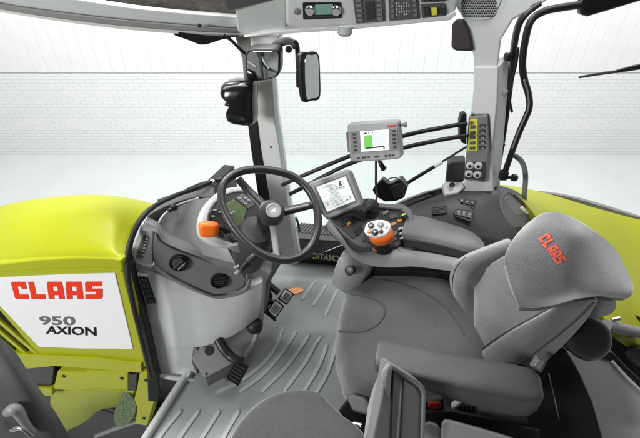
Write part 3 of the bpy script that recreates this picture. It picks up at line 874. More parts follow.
# louvres: five sloping black slots with lime blades
HLv = HS1.off(-.02)
slab('louvre_recess', [(-60, 258), (0, 310), (44, 354), (46, 360), (-60, 360)], HLv, .02, M['black'], bn, bev=.002)
for k in range(5):
    e = (36 - 9.5 * k) / .86
    def ly(x, d): return 321 + 9.5 * k + .86 * x + d
    slab('louvre_blade', [(-30, ly(-30, 0)), (e, ly(e, 0)), (e + 1.5, ly(e, 1)), (e - 3, ly(e, 1)), (-30, ly(-30, 4.0))], HS1.off(.004), .012, M['lime'], bn, bev=.002)
slab('lower_rail', [(-40, 352), (0, 352), (30, 355), (90, 357.5), (141, 363.5), (142, 373.5), (90, 369), (55, 366.5), (28, 369), (-40, 362)], HS1.off(.012), .05, M['lime'], bn, bev=.006)
PLw = HS.off(-.02)
slab('side_intake', [(-40, 362), (54, 367), (51, 389.5), (20, 390), (-40, 385)], PLw.off(-.01), .03, M['black'], bn, bev=.004)
slab('intake_rail', [(-40, 384), (30, 387.5), (52, 388.5), (52, 396), (-40, 394)], PLw.off(.004), .03, M['lime'], bn, bev=.004)
slab('lower_panel', [(57, 371.5), (86, 372.5), (86.5, 370.5), (128, 372.5), (128, 390.5), (100, 389), (74, 391.5), (53, 389)], PLw.off(.012), .05, M['lime'], bn, bev=.008)
for bx_, by_ in ((146, 380), (144, 418), (64, 376), (122, 378)):
    lathe('panel_bolt', PLw.off(.013 if bx_ < 130 else .001).at(bx_, by_), PLw.n, [(.009, 0), (.009, .004), (.006, .006), (0, .006)], M['dark'], bn, 10)
slab('panel_latch', [(128.5, 374), (137, 374.5), (135.5, 391.5), (127.5, 391)], PLw.off(.006), .03, M['black'], bn, bev=.003)
rows = [[pY(x, y, Y) for x, y, Y in r] for r in (
    ((52, 390, .79), (76, 391.5, .79), (100, 389.5, .79), (134, 392, .79)),
    ((50, 402, .795), (76, 404, .81), (102, 401, .84), (132, 401, .88)),
    ((52, 422, .83), (82, 420, .88), (106, 414, .96), (130, 410, 1.02)),
    ((60, 446, .94), (88, 440, 1.02), (110, 430, 1.12), (128, 422, 1.2)),
    ((66, 480, 1.08), (92, 474, 1.15), (114, 462, 1.24), (132, 446, 1.32)))]
surf('lower_skirt', rows, Vector((0, .03, 0)), M['lime'], bn, n=5, bev=.004)
slab('corner_bracket', [(139, 374), (151, 370), (157, 384), (155, 400), (147, 426), (135, 424), (137, 408), (134, 400), (137, 386)], PLw.off(.0), .05, M['lime'], bn, bev=.006)
M['badge'] = mk('dark green marbled badge', (.16, .24, .08), .45, 80, .3, .6, 70, col2=(.015, .04, .012))
slab('oval_badge', [(126, 392.5), (133, 398), (136.5, 409), (132, 420), (124, 426), (117, 426.5), (114, 420), (115.5, 407), (120, 397)], planeN(pY(125, 410, .775), (.1, -1, .1)), .01, M['badge'], bn, bev=.003, smooth=4)
FX0 = pZ(185, 380, 0).x
ug = thing('chassis_block', 'black chassis block standing for the shade between the bonnet and the cab floor', 'chassis', (-1.0, .9, -.5))  # shade below the bonnet put in as black colour
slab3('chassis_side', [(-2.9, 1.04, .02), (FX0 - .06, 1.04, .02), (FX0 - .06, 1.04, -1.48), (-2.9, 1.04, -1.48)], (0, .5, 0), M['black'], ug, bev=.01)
slab3('chassis_shade_block', [(-2.6, .90, -.75), (FX0 - .10, .90, -.75), (FX0 - .10, .90, -1.49), (-2.6, .90, -1.49)], (0, .13, 0), M['black'], ug, bev=.03)  # added block, black so the gap down to the ground looks shaded
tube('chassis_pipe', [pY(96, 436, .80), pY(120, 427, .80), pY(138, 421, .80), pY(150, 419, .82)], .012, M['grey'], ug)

# ================================================================ cab floor
fl = thing('floor_mat', 'grey green ribbed rubber floor mat inside the cab', 'floor mat', (-.2, 1.0, 0))
M['mat'] = mk('grey green ribbed mat', (.27, .29, .28), .33, 500, .35, .12, 5, bdist=.0006)
c0 = pZ(185, 380, 0)
FX = c0.x
slab3('mat_sheet', [(FX, .15, 0), (.95, .15, 0), (.95, 1.98, 0), (FX + .03, 1.98, 0)], (0, 0, -.04), M['mat'], fl, bev=.006)
ribs = [[(217, 392.5), (240, 382), (262, 365), (276, 347), (283, 328)], [(240, 392), (262, 376), (280, 356), (291, 340), (296, 331)],
        [(262, 392), (285, 369), (300, 349), (309, 335)], [(284, 392), (305, 363), (315, 345), (321, 337)],
        [(300, 398), (318, 368), (327, 345)], [(312, 400), (328, 372), (336, 345), (341, 325)],
        [(313, 306), (320, 295), (326, 285)], [(325, 316), (331, 303), (337, 290)], [(302, 300), (308, 291), (315, 281)],
        [(155, 444), (166, 429), (181, 411)], [(174, 446), (186, 429), (199, 411)], [(197, 446), (208, 429), (219.5, 411)], [(219, 446), (229, 428), (239, 411)], [(240, 446), (250, 429), (259, 411)]]
bm = bmesh.new()
for r_ in ribs:
    pts = crom([pZ(x, y, .001) for x, y in r_], 6)
    n = len(pts)
    rad = [.0100 if 0 < i < n - 1 else .007 for i in range(n)]
    # flattened bead with rounded ends
    k0 = len(bm.verts)
    add_tube(bm, pts, rad, 10)
    bm.verts.ensure_lookup_table()
    for v in bm.verts[k0:]: v.co.z = min(.0068, .001 + (v.co.z - .001) * .95)
finish('mat_ribs', bm, mk('rib rubber', (.40, .425, .41), .3, 500, .2, .08, 6, bdist=.0005), fl)
tube('floor_sill', [Vector((FX - .002, .12, .012)), Vector((FX - .002, .5, .012)), Vector((FX - .002, .83, .012)), Vector((FX + .02, .846, .012))], .017, M['light'], fl, flat=1.0)
slab3('sill_skirt', [(FX - .03, .12, -.02), (FX - .018, .12, -.02), (FX - .018, .86, -.02), (FX - .03, .86, -.02)], (0, 0, -.3), M['black'], fl, bev=.003)

# ================================================================ dashboard
A_ = pZ(160, 378, 0); B_ = Vector((-.59, 1.04, .25)); C_ = Vector((-.93, .95, .75))
DP = Plane(A_, pf(258, 320, 1.17), pf(150, 225, 1.16))
ds = thing('dashboard', 'light grey steering console with a dark grey panel holding two round vents', 'dashboard', A_)
def dpt(x, y, o=0): return DP.off(o).at(x, y)
# lower light panel as a bulging sheet
rows = [[dpt(133, 262, .0), dpt(146, 268, .01), dpt(170, 279, .022), (dpt(200, 293, .03)), dpt(225, 297, .03), dpt(246, 289, .022), dpt(263, 281, .0)],
        [dpt(138, 284, .0), dpt(152, 290, .014), dpt(176, 299, .03), dpt(202, 309, .04), dpt(226, 311, .04), dpt(246, 303, .028), dpt(263, 293, .0)],
        [dpt(145, 316, .0), dpt(158, 320, .014), dpt(180, 325, .03), dpt(204, 329, .04), dpt(226, 327, .04), dpt(245, 317, .028), dpt(261, 306, .0)],
        [dpt(152, 346, .0), dpt(164, 348, .012), dpt(182, 349, .025), dpt(203, 347, .032), dpt(225, 340, .03), dpt(243, 330, .02), dpt(258, 318, -.01)]]
surf('lower_panel', rows, -DP.n * .20, M['pale'], ds, n=6, bev=.012)
rows = [[dpt(151.5, 343, .0), dpt(163, 346, .012), dpt(181, 348, .02), dpt(194, 348, .025)],
        [dpt(155, 360, .0), dpt(166, 362, .010), dpt(182, 363, .016), dpt(193, 363, .018)],
        [dpt(158, 372, .0), dpt(170, 374, .010), dpt(186, 376, .014), dpt(199, 377, .014)],
        [dpt(160, 378, .012), dpt(171, 380, .02), dpt(187, 381, .024), dpt(203, 382, .024)]]
surf('kick_panel', rows, -DP.n * .2, M['pale'], ds, n=5, bev=.008)
tube('kick_edge', [dpt(160, 376, .022), dpt(175, 378, .032), dpt(190, 380, .036), dpt(203, 381.5, .036)], .010, M['light'], ds)
# dark upper panel with two vents
DQ = DP.off(.034)
slab('vent_panel', [(155, 231), (160, 240), (172, 248), (190, 255), (210, 262), (232, 268), (244, 274), (247, 280), (244, 287), (232, 293), (216, 295.5), (202, 291), (180, 281), (163, 272), (155, 268), (152.5, 258), (153, 244)], DQ, .06, M['slate'], ds, bev=.008)
tube('panel_edge', [dpt(153, 266, .034), dpt(165, 274, .036), dpt(185, 284.5, .036), dpt(204, 293, .036), dpt(217, 297, .034), dpt(234, 294.5, .03), dpt(246, 288, .025), dpt(250, 278, .02)], .0075, M['grey'], ds)
rows = [[dpt(146, 222, .03), dpt(157, 228, .034), dpt(166, 238, .036), dpt(180, 245, .038), dpt(205, 253.5, .038), dpt(232, 261, .036), dpt(252, 268, .03)],
        [dpt(140, 231, .035), dpt(156, 232.5, .046), dpt(163, 241.5, .05), dpt(179, 249.5, .05), dpt(204, 258.5, .05), dpt(230, 266.5, .048), dpt(249, 275, .04)]]
surf('panel_ridge', rows, -DP.n * .04, M['grey'], ds, n=6, bev=.006)
for x, y, rr in ((179.3, 262.3, .036), (219.3, 280.2, .034)):
    c = DQ.at(x, y) + DQ.n * .002
    bm = bmesh.new(); add_lathe(bm, c, DQ.n, [(rr, -.01), (rr, .006), (rr * .92, .010), (rr * .84, .009), (rr * .78, .0), (0, -.002)], 36)
    v_ = finish('air_vent', bm, M['black'], ds)
    if x < 200:
        bm = bmesh.new(); u, w_ = orth(DQ.n, Vector((.6, .3, .55)))
        add_lathe(bm, c, DQ.n, [(rr * .74, .0), (rr * .70, .008), (rr * .3, .011), (0, .011)], 30)
        finish('vent_disc', bm, M['dark'], v_)
        box('vent_bar', c + DQ.n * .012, u, w_, DQ.n, (rr * 1.5, .012, .012), M['black'], v_, bev=.004)
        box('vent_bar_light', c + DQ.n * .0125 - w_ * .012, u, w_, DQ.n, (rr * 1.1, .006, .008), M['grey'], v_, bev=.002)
    else:
        lathe('vent_disc', c, DQ.n, [(rr * .70, .0), (rr * .66, .004), (rr * .40, .003), (0, .002)], M['dark'], v_, 30)
        for k in range(4):
            box('vent_slat', c + DQ.n * .004 + DQ.n.cross(RT).normalized() * (k - 1.5) * .011, RT - DQ.n * RT.dot(DQ.n), DQ.n.cross(RT), DQ.n, (rr * 1.2, .003, .008), M['black'], v_, bev=.001)
# left edge: grille and switch block
slab('edge_column', [(141, 226), (154, 231), (152.5, 258), (153, 266), (134, 262), (131, 254), (134, 240)], DP.off(.028), .06, M['light'], ds, bev=.008)
slab('side_grille', [(143.5, 235), (149, 237), (146, 250), (142.5, 259), (136, 258), (138.5, 246)], DP.off(.031), .02, M['mid'], ds, bev=.003)
bm = bmesh.new()
for k in range(6):
    y = 239 + k * 3.1; x = 146.7 - k * .75
    c = dpt(x, y, .034); add_box(bm, c, RT, UP, DP.n, (.007, .0045, .006))
finish('grille_tooth', bm, M['pale'], ds)
slab('switch_surround', [(136.5, 274), (149.5, 275.5), (158.5, 305), (146.5, 306)], DP.off(.020), .03, M['light'], ds, bev=.004)
sb = slab('switch_strip', [(138.5, 276.5), (148.2, 277.8), (156.6, 303.5), (147.2, 304)], DP.off(.023), .02, M['black'], ds, bev=.002)
keys(sb, [(147.4, 303), (156, 302.7), (147.6, 278.8), (139.2, 277.6)], 1, 5, lambda i, j: M['dark'] if j % 2 else M['teal_black'], .7, 'rocker_switch', pl=DP.off(.024), h=.005)
# top cover in front of the cluster
rows = [[pf(x, y, f) for x, y, f in r] for r in (
    ((152, 209, 1.30), (165, 201, 1.34), (180, 195.5, 1.37), (196, 191, 1.39), (214, 186, 1.40)),
    ((147, 216, 1.22), (160, 208.5, 1.26), (176, 202, 1.30), (194, 197, 1.33), (214, 196, 1.33)))]
surf('windscreen_ledge', rows, Vector((0, 0, -.05)), M['mid'], ds, n=5, bev=.004)
rows = [[pf(x, y, f) for x, y, f in r] for r in (
    ((156, 226, 1.185), (166, 214, 1.245), (180, 206, 1.285), (196, 199.5, 1.315), (210, 197, 1.32)),
    ((158, 230, 1.180), (170, 224, 1.225), (184, 217, 1.255), (200, 212, 1.27), (214, 212, 1.27)),
    ((163, 238, 1.175), (178, 237, 1.19), (194, 234, 1.20), (208, 233, 1.20), (222, 236, 1.18)),
    ((172, 245.5, 1.16), (188, 250, 1.15), (206, 255.5, 1.135), (222, 260, 1.12), (236, 264, 1.105)))]
surf('top_cover', rows, Vector((0, .02, -.06)), M['slate'], ds, n=6, bev=.004)
tube('cover_edge', [pf(147, 227.5, 1.165), pf(156, 226.5, 1.182), pf(163, 216, 1.235), pf(173, 207.5, 1.275), pf(186, 202, 1.305), pf(199, 198, 1.325)], .0045, M['light'], ds)
lathe('ledge_nozzle', pf(173.5, 206.3, 1.275), UP, [(.014, -.01), (.012, .006), (.006, .010), (0, .011)], M['black'], ds, 14)
lathe('ledge_nozzle', pf(169, 209.8, 1.262), UP, [(.008, -.01), (.008, .003), (0, .004)], M['black'], ds, 12)
# door seal: black edge wrapping the dashboard
se = thing('door_seal', 'thick black rubber seal curving down between the bonnet and the dashboard', 'seal', A_)
DS = DP.off(.055)
tube('seal_bead', [pf(216, 180, 1.43), pf(198, 187.5, 1.36), pf(176, 195.5, 1.28), pf(157, 204.5, 1.22), pf(144, 215.5, 1.16), pf(135.5, 229, 1.115), pf(130, 244, 1.08), pf(127.5, 260, 1.05), pf(128.5, 280, 1.02), pf(134.5, 310, .99), pf(143, 345, .97), pf(151, 378, .965)], [.006, .007, .008, .0085, .009, .0095, .010, .0105, .010, .009, .008, .007], M['rubber'], se)
slab('seal_lip', [(121, 258), (129, 258), (134, 280), (142, 308), (150, 340), (157, 372), (161, 392), (158, 402), (148, 402), (147, 374), (140, 340), (130, 304), (122, 278)], DS, .10, M['rubber'], se, bev=.006)
slab('inner_lip', [(129, 268), (133, 286), (141, 314), (149, 346), (155, 374), (151, 374), (143, 345), (135, 312), (128, 284), (125.5, 270)], DS.off(.008), .04, mk('brown black rubber', (.03, .022, .016), .5, 300, .2, .3, 9), se, bev=.005)
fwl = slab3('firewall', [(FX - .02, .90, .0), (FX - .02, 1.55, .0), (FX - .02, 1.55, .70), (FX - .02, 1.0, .70)], (-.06, 0, 0), M['black'], None, bev=.01)
tag(fwl, 'black bulkhead behind the dashboard at the front of the cab', 'bulkhead')
# front wiper parked along the ledge
wp = thing('window_wiper', 'black wiper parked along the windscreen ledge behind the steering wheel', 'wiper', pf(205, 183, 1.42))
tube('wiper_blade', [pf(158, 201, 1.36), pf(172, 196, 1.39), pf(188, 190, 1.42)], .0065, M['black'], wp)
tube('wiper_arm', [pf(172, 197, 1.37), pf(190, 191.5, 1.40), pf(204, 185, 1.42), pf(222, 179, 1.44)], [.006, .007, .009, .009], M['black'], wp)
tube('wiper_link', [pf(186, 190, 1.43), pf(200, 184, 1.44), pf(211, 181, 1.45)], .006, M['black'], wp)
lathe('wiper_nut', pf(213, 182.5, 1.42), UP - FW * .3, [(.013, -.01), (.013, .006), (.008, .012), (0, .013)], M['steel'], wp, 14)

# ================================================================ steering column with instruments
IC = planeN(pf(232, 208, 1.13), Vector((.62, -.55, .62)))
co = thing('steering_column', 'steering column with a round instrument cluster and white surround behind the wheel', 'steering column', pf(250, 250, 1.15))
pillow('cluster_surround', [(200, 222), (204, 208), (212, 197), (222, 190), (236, 187), (252, 190), (262, 200), (262, 216), (256, 232), (244, 244), (228, 248), (212, 244), (202, 236)], IC, .01, .10, M['pale'], co, smooth=5, prof=[(.9, -1), (.98, -.9), (1, -.3), (.985, .4), (.95, .9), (.9, 1), (.4, 1)])
pillow('cluster_bezel', [(206, 222), (209, 209), (216, 199), (226, 193), (238, 190), (252, 192), (262, 200), (264, 215), (258, 231), (246, 240), (230, 242), (215, 237), (207, 230)], IC.off(.010), .008, .03, M['mid'], co, smooth=5, prof=[(.98, -1), (1, -.2), (.985, .6), (.93, 1), (.90, .9), (.87, .5), (.4, .5)])
lathe('gauge', IC.off(.017).at(217, 218), IC.n, [(.030, -.002), (.030, .004), (.027, .005), (.026, .001), (0, .001)], M['dark'], co, 28)
lathe('gauge', IC.off(.017).at(222, 230), IC.n, [(.018, -.002), (.018, .004), (.016, .005), (.015, .001), (0, .001)], M['dark'], co, 24)
slab('display', [(221, 208), (234, 199), (247, 208), (243, 224), (232, 229), (224, 222)], IC.off(.017), .006, M['lcd_olive'], co, bev=.002)
slab('gauge_panel', [(236, 198), (243, 193.5), (252, 198), (255, 205), (249, 208.5)], IC.off(.018), .006, M['grey'], co, bev=.002)
bm = bmesh.new()
for (x, y) in ((240, 198), (243, 201), (246, 203.5), (249, 200), (246, 198), (215, 210), (213, 216), (214, 224), (220, 212), (231, 213), (228, 216), (234, 212)):
    c = IC.off(.0215).at(x, y); u, v_ = orth(IC.n, RT); add_box(bm, c, u, v_, IC.n, (.010, .0035, .003))
finish('gauge_mark', bm, M['pale'], co)
lathe('column_shroud', pf(256, 232, 1.08) , Vector((.35, -.3, .8)), [(.06, -.24), (.068, -.14), (.07, -.05), (.062, .0), (.05, .02), (0, .02)], M['dark'], co, 32)
pillow('shroud_cover', [(224, 240), (236, 230), (250, 220), (262, 218), (270, 226), (270, 240), (260, 250), (246, 254), (231, 250)], planeN(pf(250, 238, 1.09), Vector((.5, -.6, .5))), .02, .09, M['grey'], co, smooth=5)
# inner post between console and floor
slab('column_post', [(247, 262), (262, 258), (272, 262), (272, 272), (266, 284), (264, 322), (258, 330), (250, 322)], planeN(pf(258, 290, 1.22), Vector((.5, -.8, .1))), .10, M['light'], co, bev=.010)
slab('post_flank', [(266, 264), (280, 256), (283, 262), (272, 280), (268, 306), (262, 322)], planeN(pf(272, 282, 1.27), Vector((.5, -.8, .1))), .06, M['grey'], co, bev=.008)
rv = tube('reverser_lever', [pf(228, 232, 1.04), pf(222, 229, 1.02), pf(216, 228, 1.01)], [.010, .009, .008], M['black'], co)
pillow('lever_pad', [(198.5, 224), (204, 222), (216, 223), (219, 227), (218, 234), (213, 237), (202, 237), (199, 232)], planeN(pf(208, 230, 1.0), Vector((.45, -.85, .3))), .016, .014, M['orange'], rv, smooth=4)
tube('stalk', [pf(222, 228, 1.05), pf(226, 234, 1.03), pf(232, 240, 1.02), pf(237, 240.5, 1.02)], [.009, .010, .010, .005], M['black'], co)
cs = tube('stalk', [pf(259, 252, 1.02), pf(252, 258, 1.00), pf(245, 265, .985), pf(239, 271, .975)], [.010, .012, .012, .009], M['dark'], co)
tube('stalk_collar', [pf(247.5, 262.5, .987), pf(243, 267, .98)], .0135, M['black'], cs)
tube('stalk_tip', [pf(239.5, 270, .973), pf(236, 274, .967)], [.009, .007], M['silver'], cs)
tube('stalk_tip', [pf(239, 266, .978), pf(234.5, 268.5, .97)], [.006, .006], M['silver'], cs)

# ---------------------------------------------------------------- steering wheel
SWc = pf(270, 214, 1.02)
# plane of the wheel from three rim points at their own distances
wt = thing('steering_wheel', 'black three spoke steering wheel with a round hub emblem', 'steering wheel', SWc)
SWn = Vector((.42, -.46, .78)).normalized()
PW = planeN(SWc, SWn)
rim_px = [(271, 170.3), (292, 176), (307, 188), (316, 205), (318, 226), (312, 245), (300, 256), (283, 260), (262, 254), (244, 240), (230, 222), (222, 202), (224, 184), (236, 173.5), (252, 169.5)]
rim = crom([PW.at(x, y) for x, y in rim_px], 6, True)
bm = bmesh.new()
n = len(rim); S = 14; rings = []
cen = sum(rim, Vector()) / n
for i in range(n):
    tg = (rim[(i + 1) % n] - rim[i - 1]).normalized(); rad = (rim[i] - cen).normalized(); rad = (rad - tg * rad.dot(tg)).normalized(); nn = tg.cross(rad)
    rings.append([bm.verts.new(rim[i] + (rad * math.cos(2 * math.pi * k / S) * .0125 + nn * math.sin(2 * math.pi * k / S) * .0145)) for k in range(S)])
for i in range(n):
    a, b = rings[i], rings[(i + 1) % n]
    for k in range(S): bm.faces.new((a[k], a[(k + 1) % S], b[(k + 1) % S], b[k]))
M['wheel'] = mk('black wheel grip', (.028, .025, .027), .38, 700, .25, .2, 10, bdist=.0004)
finish('wheel_rim', bm, M['wheel'], wt)
HB = PW.off(-.012)
lathe('wheel_hub', HB.at(271, 213), PW.n, [(.030, -.10), (.040, -.04), (.043, -.004), (.040, .012), (.030, .018), (0, .019)], M['wheel'], wt, 32)
M['emblem_ring'] = mk('emblem ring', (.30, .29, .30), .35)
lathe('hub_emblem', HB.at(272.5, 212.5) + PW.n * .0185, PW.n, [(.024, -.003), (.024, .002), (.019, .0025), (.0185, .0008), (0, .0008)], M['emblem_ring'], wt, 28)
u, v_ = orth(PW.n, RT)
c = HB.at(272.5, 212.5) + PW.n * .0198
slab3('emblem_mark', [c - u * .010 - v_ * .006, c + u * .012 - v_ * .002, c + u * .004 + v_ * .003, c + u * .006 + v_ * .009, c - u * .004 + v_ * .002], -PW.n * .002, M['white'], wt, bev=0)
spk = [((262, 204), (248, 190), (238, 178.5)), ((284, 211), (297, 208.5), (313, 204.5)), ((273, 224), (274.5, 238), (277, 256))]
for i, (a, b, c) in enumerate(spk):
    w0 = .016 if i < 2 else .012
    tube('spoke', [PW.off(-.014).at(*a), PW.off(-.014).at(*b), PW.at(*c)], [w0, w0 * .85, w0 * .8], M['wheel'] if i < 2 else M['grey'], wt, flat=.55, flatdir=PW.n)
tube('spoke_inlay', [PW.off(.0).at(285, 210.5), PW.off(-.002).at(297, 207.8), PW.off(.008).at(309, 205)], [.004, .005, .004], M['grey'], wt)

# ================================================================ pedals and recess
RC = planeN(pf(215, 360, 1.04), Vector((.25, -.55, .8)))
rp = thing('pedal_housing', 'grey pedal housing with a round black hole at the foot of the dashboard', 'pedal housing', pZ(210, 384, 0))
slab('housing_top', [(191.5, 358), (197, 350.5), (210, 345), (222, 341.5), (228, 350), (236, 361), (221, 370), (206, 377.5), (203, 377)], RC, .03, M['grey'], rp, bev=.006)
slab('housing_front', [(205, 378.5), (221, 370.5), (236, 361.5), (233.5, 371), (221, 379), (208, 386)], RC.off(-.006), .05, M['dark'], rp, bev=.004)
lathe('housing_hole', RC.at(209.5, 350.5) + RC.n * .001, RC.n, [(.020, -.01), (.020, .001), (0, .0012)], M['black'], rp, 24)
lathe('housing_screw', RC.at(206.5, 374), RC.n, [(.005, 0), (.005, .0015), (0, .0016)], M['black'], rp, 12)
def pedal(name, label, arm, quad, pl, padmat, bars, group=None, armmat='black', ar=.012):
    c = sum((pl.at(*p) for p in quad), Vector()) / 4
    t = thing(name, label, 'pedal', c, group)
    tube('pedal_arm', [Vector(p) for p in arm], ar, M[armmat], t, flat=1.3)
    slab('pedal_pad', quad, pl, .018, padmat, t, bev=.004)
    if padmat is not M['black']:
        cx = sum(p[0] for p in quad) / 4; cy = sum(p[1] for p in quad) / 4
        slab('pad_backing', [(cx + (x - cx) * 1.25, cy + (y - cy) * 1.25) for x, y in quad], pl.off(-.008), .02, M['black'], t, bev=.004)
    f = quadmap(quad, pl)
    for i in range(bars):
        v0 = .12 + i * .76 / bars
        pts = [f(.14, v0), f(.86, v0), f(.86, v0 + .36 / bars), f(.14, v0 + .36 / bars)]
        slab3('pad_rib', [p + pl.n * .004 for p in pts], -pl.n * .006, M['dark'] if padmat is M['black'] else M['mid'], t, bev=.0012, seg=2)
    return t
PK = planeN(pf(237, 371, .98), Vector((.45, -.5, .72)))
cp = pedal('clutch_pedal', 'black ribbed clutch pedal on a curved black arm by the pedal housing', [RC.off(.012).at(218.5, 339), RC.off(.016).at(224, 349), RC.off(.018).at(232, 357), PK.off(-.01).at(241, 362)], [(225, 378), (238.5, 386.5), (249.5, 366), (237, 359)], PK, M['black'], 5, 'floor pedals', ar=.016)
lathe('pad_bolt', PK.at(225.5, 378.5), PK.n, [(.009, -.008), (.008, .006), (0, .007)], M['chrome'], cp, 12)
bt = thing('lever_boot', 'black rubber boot with a grey link rod behind the clutch pedal', 'boot', pf(254, 334, 1.2))
lathe('boot', pf(254, 327, 1.16), Vector((.2, -.6, .5)), [(.034, -.05), (.036, -.02), (.030, -.008), (.032, .0), (.024, .012), (.012, .02), (0, .021)], M['rubber'], bt, 24)
tube('link_rod', [pf(258, 331, 1.17), pf(253, 344, 1.13), pf(243, 358, 1.05)], [.013, .012, .012], M['grey'], bt)
PB = planeN(pf(279, 303, 1.27), Vector((.55, -.55, .6)))
pedal('brake_pedal', 'upper of two silver ribbed brake pedals beside the dashboard post', [pf(266, 282, 1.36), pf(271, 286, 1.33), PB.off(-.012).at(279, 293)], [(280, 298.5), (287, 303.5), (293, 294.5), (286.2, 289.5)], PB, M['light'], 4, 'floor pedals')
pedal('brake_pedal', 'lower of two silver ribbed brake pedals beside the dashboard post', [pf(264, 290, 1.34), pf(267, 297, 1.30), PB.off(-.012).at(271, 303)], [(268.6, 311), (276, 317), (283, 306.8), (275.8, 301)], PB, M['light'], 4, 'floor pedals')
slab('pedal_frame', [(265, 286), (270, 287.5), (273, 297), (268, 308), (277, 320.5), (275, 321.5), (264, 312.5), (265, 300)], PB.off(-.02), .01, M['black'], bpy.data.objects['brake_pedal'], bev=.002)
o = slab('foot_pad', [(287, 291), (290, 288.5), (296, 287.5), (302, 288), (304, 290), (300, 293), (292, 294.5)], planeN(pf(296, 291, 1.36), Vector((.2, -.3, .9))), .012, M['peach'], None, bev=.003, smooth=4)
tag(o, 'small orange foot pad on the mat just above the silver brake pedals', 'foot pad')

# ================================================================ black step box with lettering
sbx = thing('step_box', 'black ribbed step box with yellow lettering on the floor below the side window', 'step box', pZ(320, 265, 0))
b0, b1 = pZ(280, 261, .002), pZ(364, 268, .002)
dY = Vector((0, .16, 0)); hz = Vector((0, 0, .145))
t0, t1 = pf(286, 238, 1.79), pf(364, 244, 1.74)
slab3('box_front', [b0, b1, t1, t0], Vector((.01, .05, 0)), M['black'], sbx, bev=.006)
k0, k1 = pf(302, 222.5, 1.90), pf(364, 229, 1.85)
slab3('box_lid', [t0 + UP * .004, t1 + UP * .004, k1, k0], Vector((0, .01, -.03)), M['dark'], sbx, bev=.006)
LP = Plane(t0 + UP * .004, t1 + UP * .004, k1)
bm = bmesh.new(); 
for i in range(22):
    u0 = (i + .2) / 22
    lo_ = t0.lerp(t1, u0) + UP * .006; hi_ = k0.lerp(k1, u0) + UP * .002
    a_ = lo_.lerp(hi_, .35); b_ = lo_.lerp(hi_, .95)
    add_tube(bm, [a_, b_], .0045, 6)
finish('lid_rib', bm, M['mid'], sbx)
FP = Plane(b0, b1, t1)
text_mesh('lettering', 'CMATIC', quadmap([(312.5, 258.5), (339, 261.5), (339.5, 255.5), (313, 252.5)], FP), FP.n, mk('yellow white lettering', (.72, .72, .42), .5), sbx, .0015, mirror=True, bold=.02)
slab('box_pocket', [(290, 246), (300, 239.5), (310, 243.5), (306, 253), (292, 253.5)], FP.off(.004), .01, M['dark'], sbx, bev=.003)
o = tube('cable_loop', [pf(293.5, 233, 1.72), pf(292.5, 223, 1.72), pf(295.5, 218, 1.72), pf(298, 223, 1.72), pf(299.5, 231, 1.72)], .0065, M['black'])
tag(o, 'short black cable loop standing up behind the steering wheel rim', 'cable')
# ================================================================ driver's seat
st = thing('driver_seat', 'grey cloth driver seat with ribbed backrest, winged headrest and padded armrest', 'seat', (.05, .95, 0))
CT = planeN((0, .95, .47), (0, 0, 1))
CP = [(340, 362), (336, 345), (338, 319), (347, 291), (357, 275.5), (371, 269.5), (396, 270), (424, 275), (446, 283), (468, 296), (490, 328), (500, 360), (476, 384), (436, 394), (398, 398), (364, 395), (347, 381)]
pillow('seat_cushion', CP, CT, .080, .15, M['seat'], st, smooth=5,
       prof=[(.86, -1), (.94, -.96), (.985, -.80), (1.0, -.5), (1.0, -.2), (.985, .10), (.95, .40), (.90, .62), (.80, .82), (.64, .93), (.42, .985), (.2, 1)])
hitc = bpy.data.objects['seat_cushion']
seam('piping', hitc, [(339, 331), (352, 332), (365, 331), (377, 325), (384, 316), (384, 308), (377, 301), (364, 296.5), (350, 294)], .0026, M['thread'], st)
seam('piping', hitc, [(362, 279), (384, 280), (404, 285), (424, 293), (440, 304), (454, 319), (464, 335)], .0024, M['thread'], st)
slab3('seat_base', [(-.12, .74, .05), (.34, .74, .05), (.34, 1.16, .05), (-.12, 1.16, .05)], (0, 0, .27), M['black'], st, bev=.02)
slab3('rear_shade_block', [(.24, .735, .05), (.46, .735, .05), (.46, .735, .47), (.24, .735, .47)], (0, .42, 0), M['black'], st, bev=.02)  # added black block standing for the shade behind the seat
slab3('under_seat_shade', [(-.16, .42, .0), (.94, .42, .0), (.94, 1.2, .0), (-.16, 1.2, .0)], (0, 0, .05), M['black'], st, bev=.01)  # black sheet over the mat in place of shade beneath the seat

# backrest: lumbar insert between two bolsters, each a sheet with real depth
BK = Vector((.10, .03, -.02))
def g(rows): return [[pf(x, y, f) for x, y, f in r] for r in rows]
far = g([[(469, 354, .855), (471, 356, .84), (474, 357, .835), (477, 358, .835)],
         [(464, 334, .925), (466, 335, .905), (470, 336, .885), (475, 336, .87)],
         [(456, 310, 1.01), (459, 312, .98), (466, 313, .945), (474, 314, .925)],
         [(450, 284, 1.07), (455, 286, 1.02), (465, 291, .975), (475, 295, .955)],
         [(452, 267, 1.06), (458, 268, 1.005), (468, 275, .955), (478, 283, .94)],
         [(463, 256, 1.04), (469, 258, .98), (477, 264, .935), (486, 271, .92)],
         [(484, 247, 1.01), (488, 249, .95), (494, 254, .91), (500, 260, .895)],
         [(508, 238, .98), (511, 240, .92), (516, 244, .88), (521, 249, .87)]])
surf('far_bolster', far, .10, M['seat'], st, n=6, bev=.02)
ins = g([[(473, 296, .972), (474, 322, .90), (475, 345, .86), (477, 358, .83)],
         [(474, 286, .955), (484, 308, .875), (492, 328, .815), (498, 347, .775)],
         [(479, 276, .94), (494, 296, .845), (508, 314, .775), (519, 333, .725)],
         [(488, 266, .915), (507, 283, .81), (526, 301, .73), (541, 320, .675)],
         [(502, 257, .885), (524, 270, .78), (546, 287, .69), (562, 306, .63)],
         [(520, 248, .865), (544, 256, .755), (568, 271, .66), (584, 292, .595)]])
surf('ribbed_insert', ins, .10, M['seat_rib'], st, n=6, bev=.01)
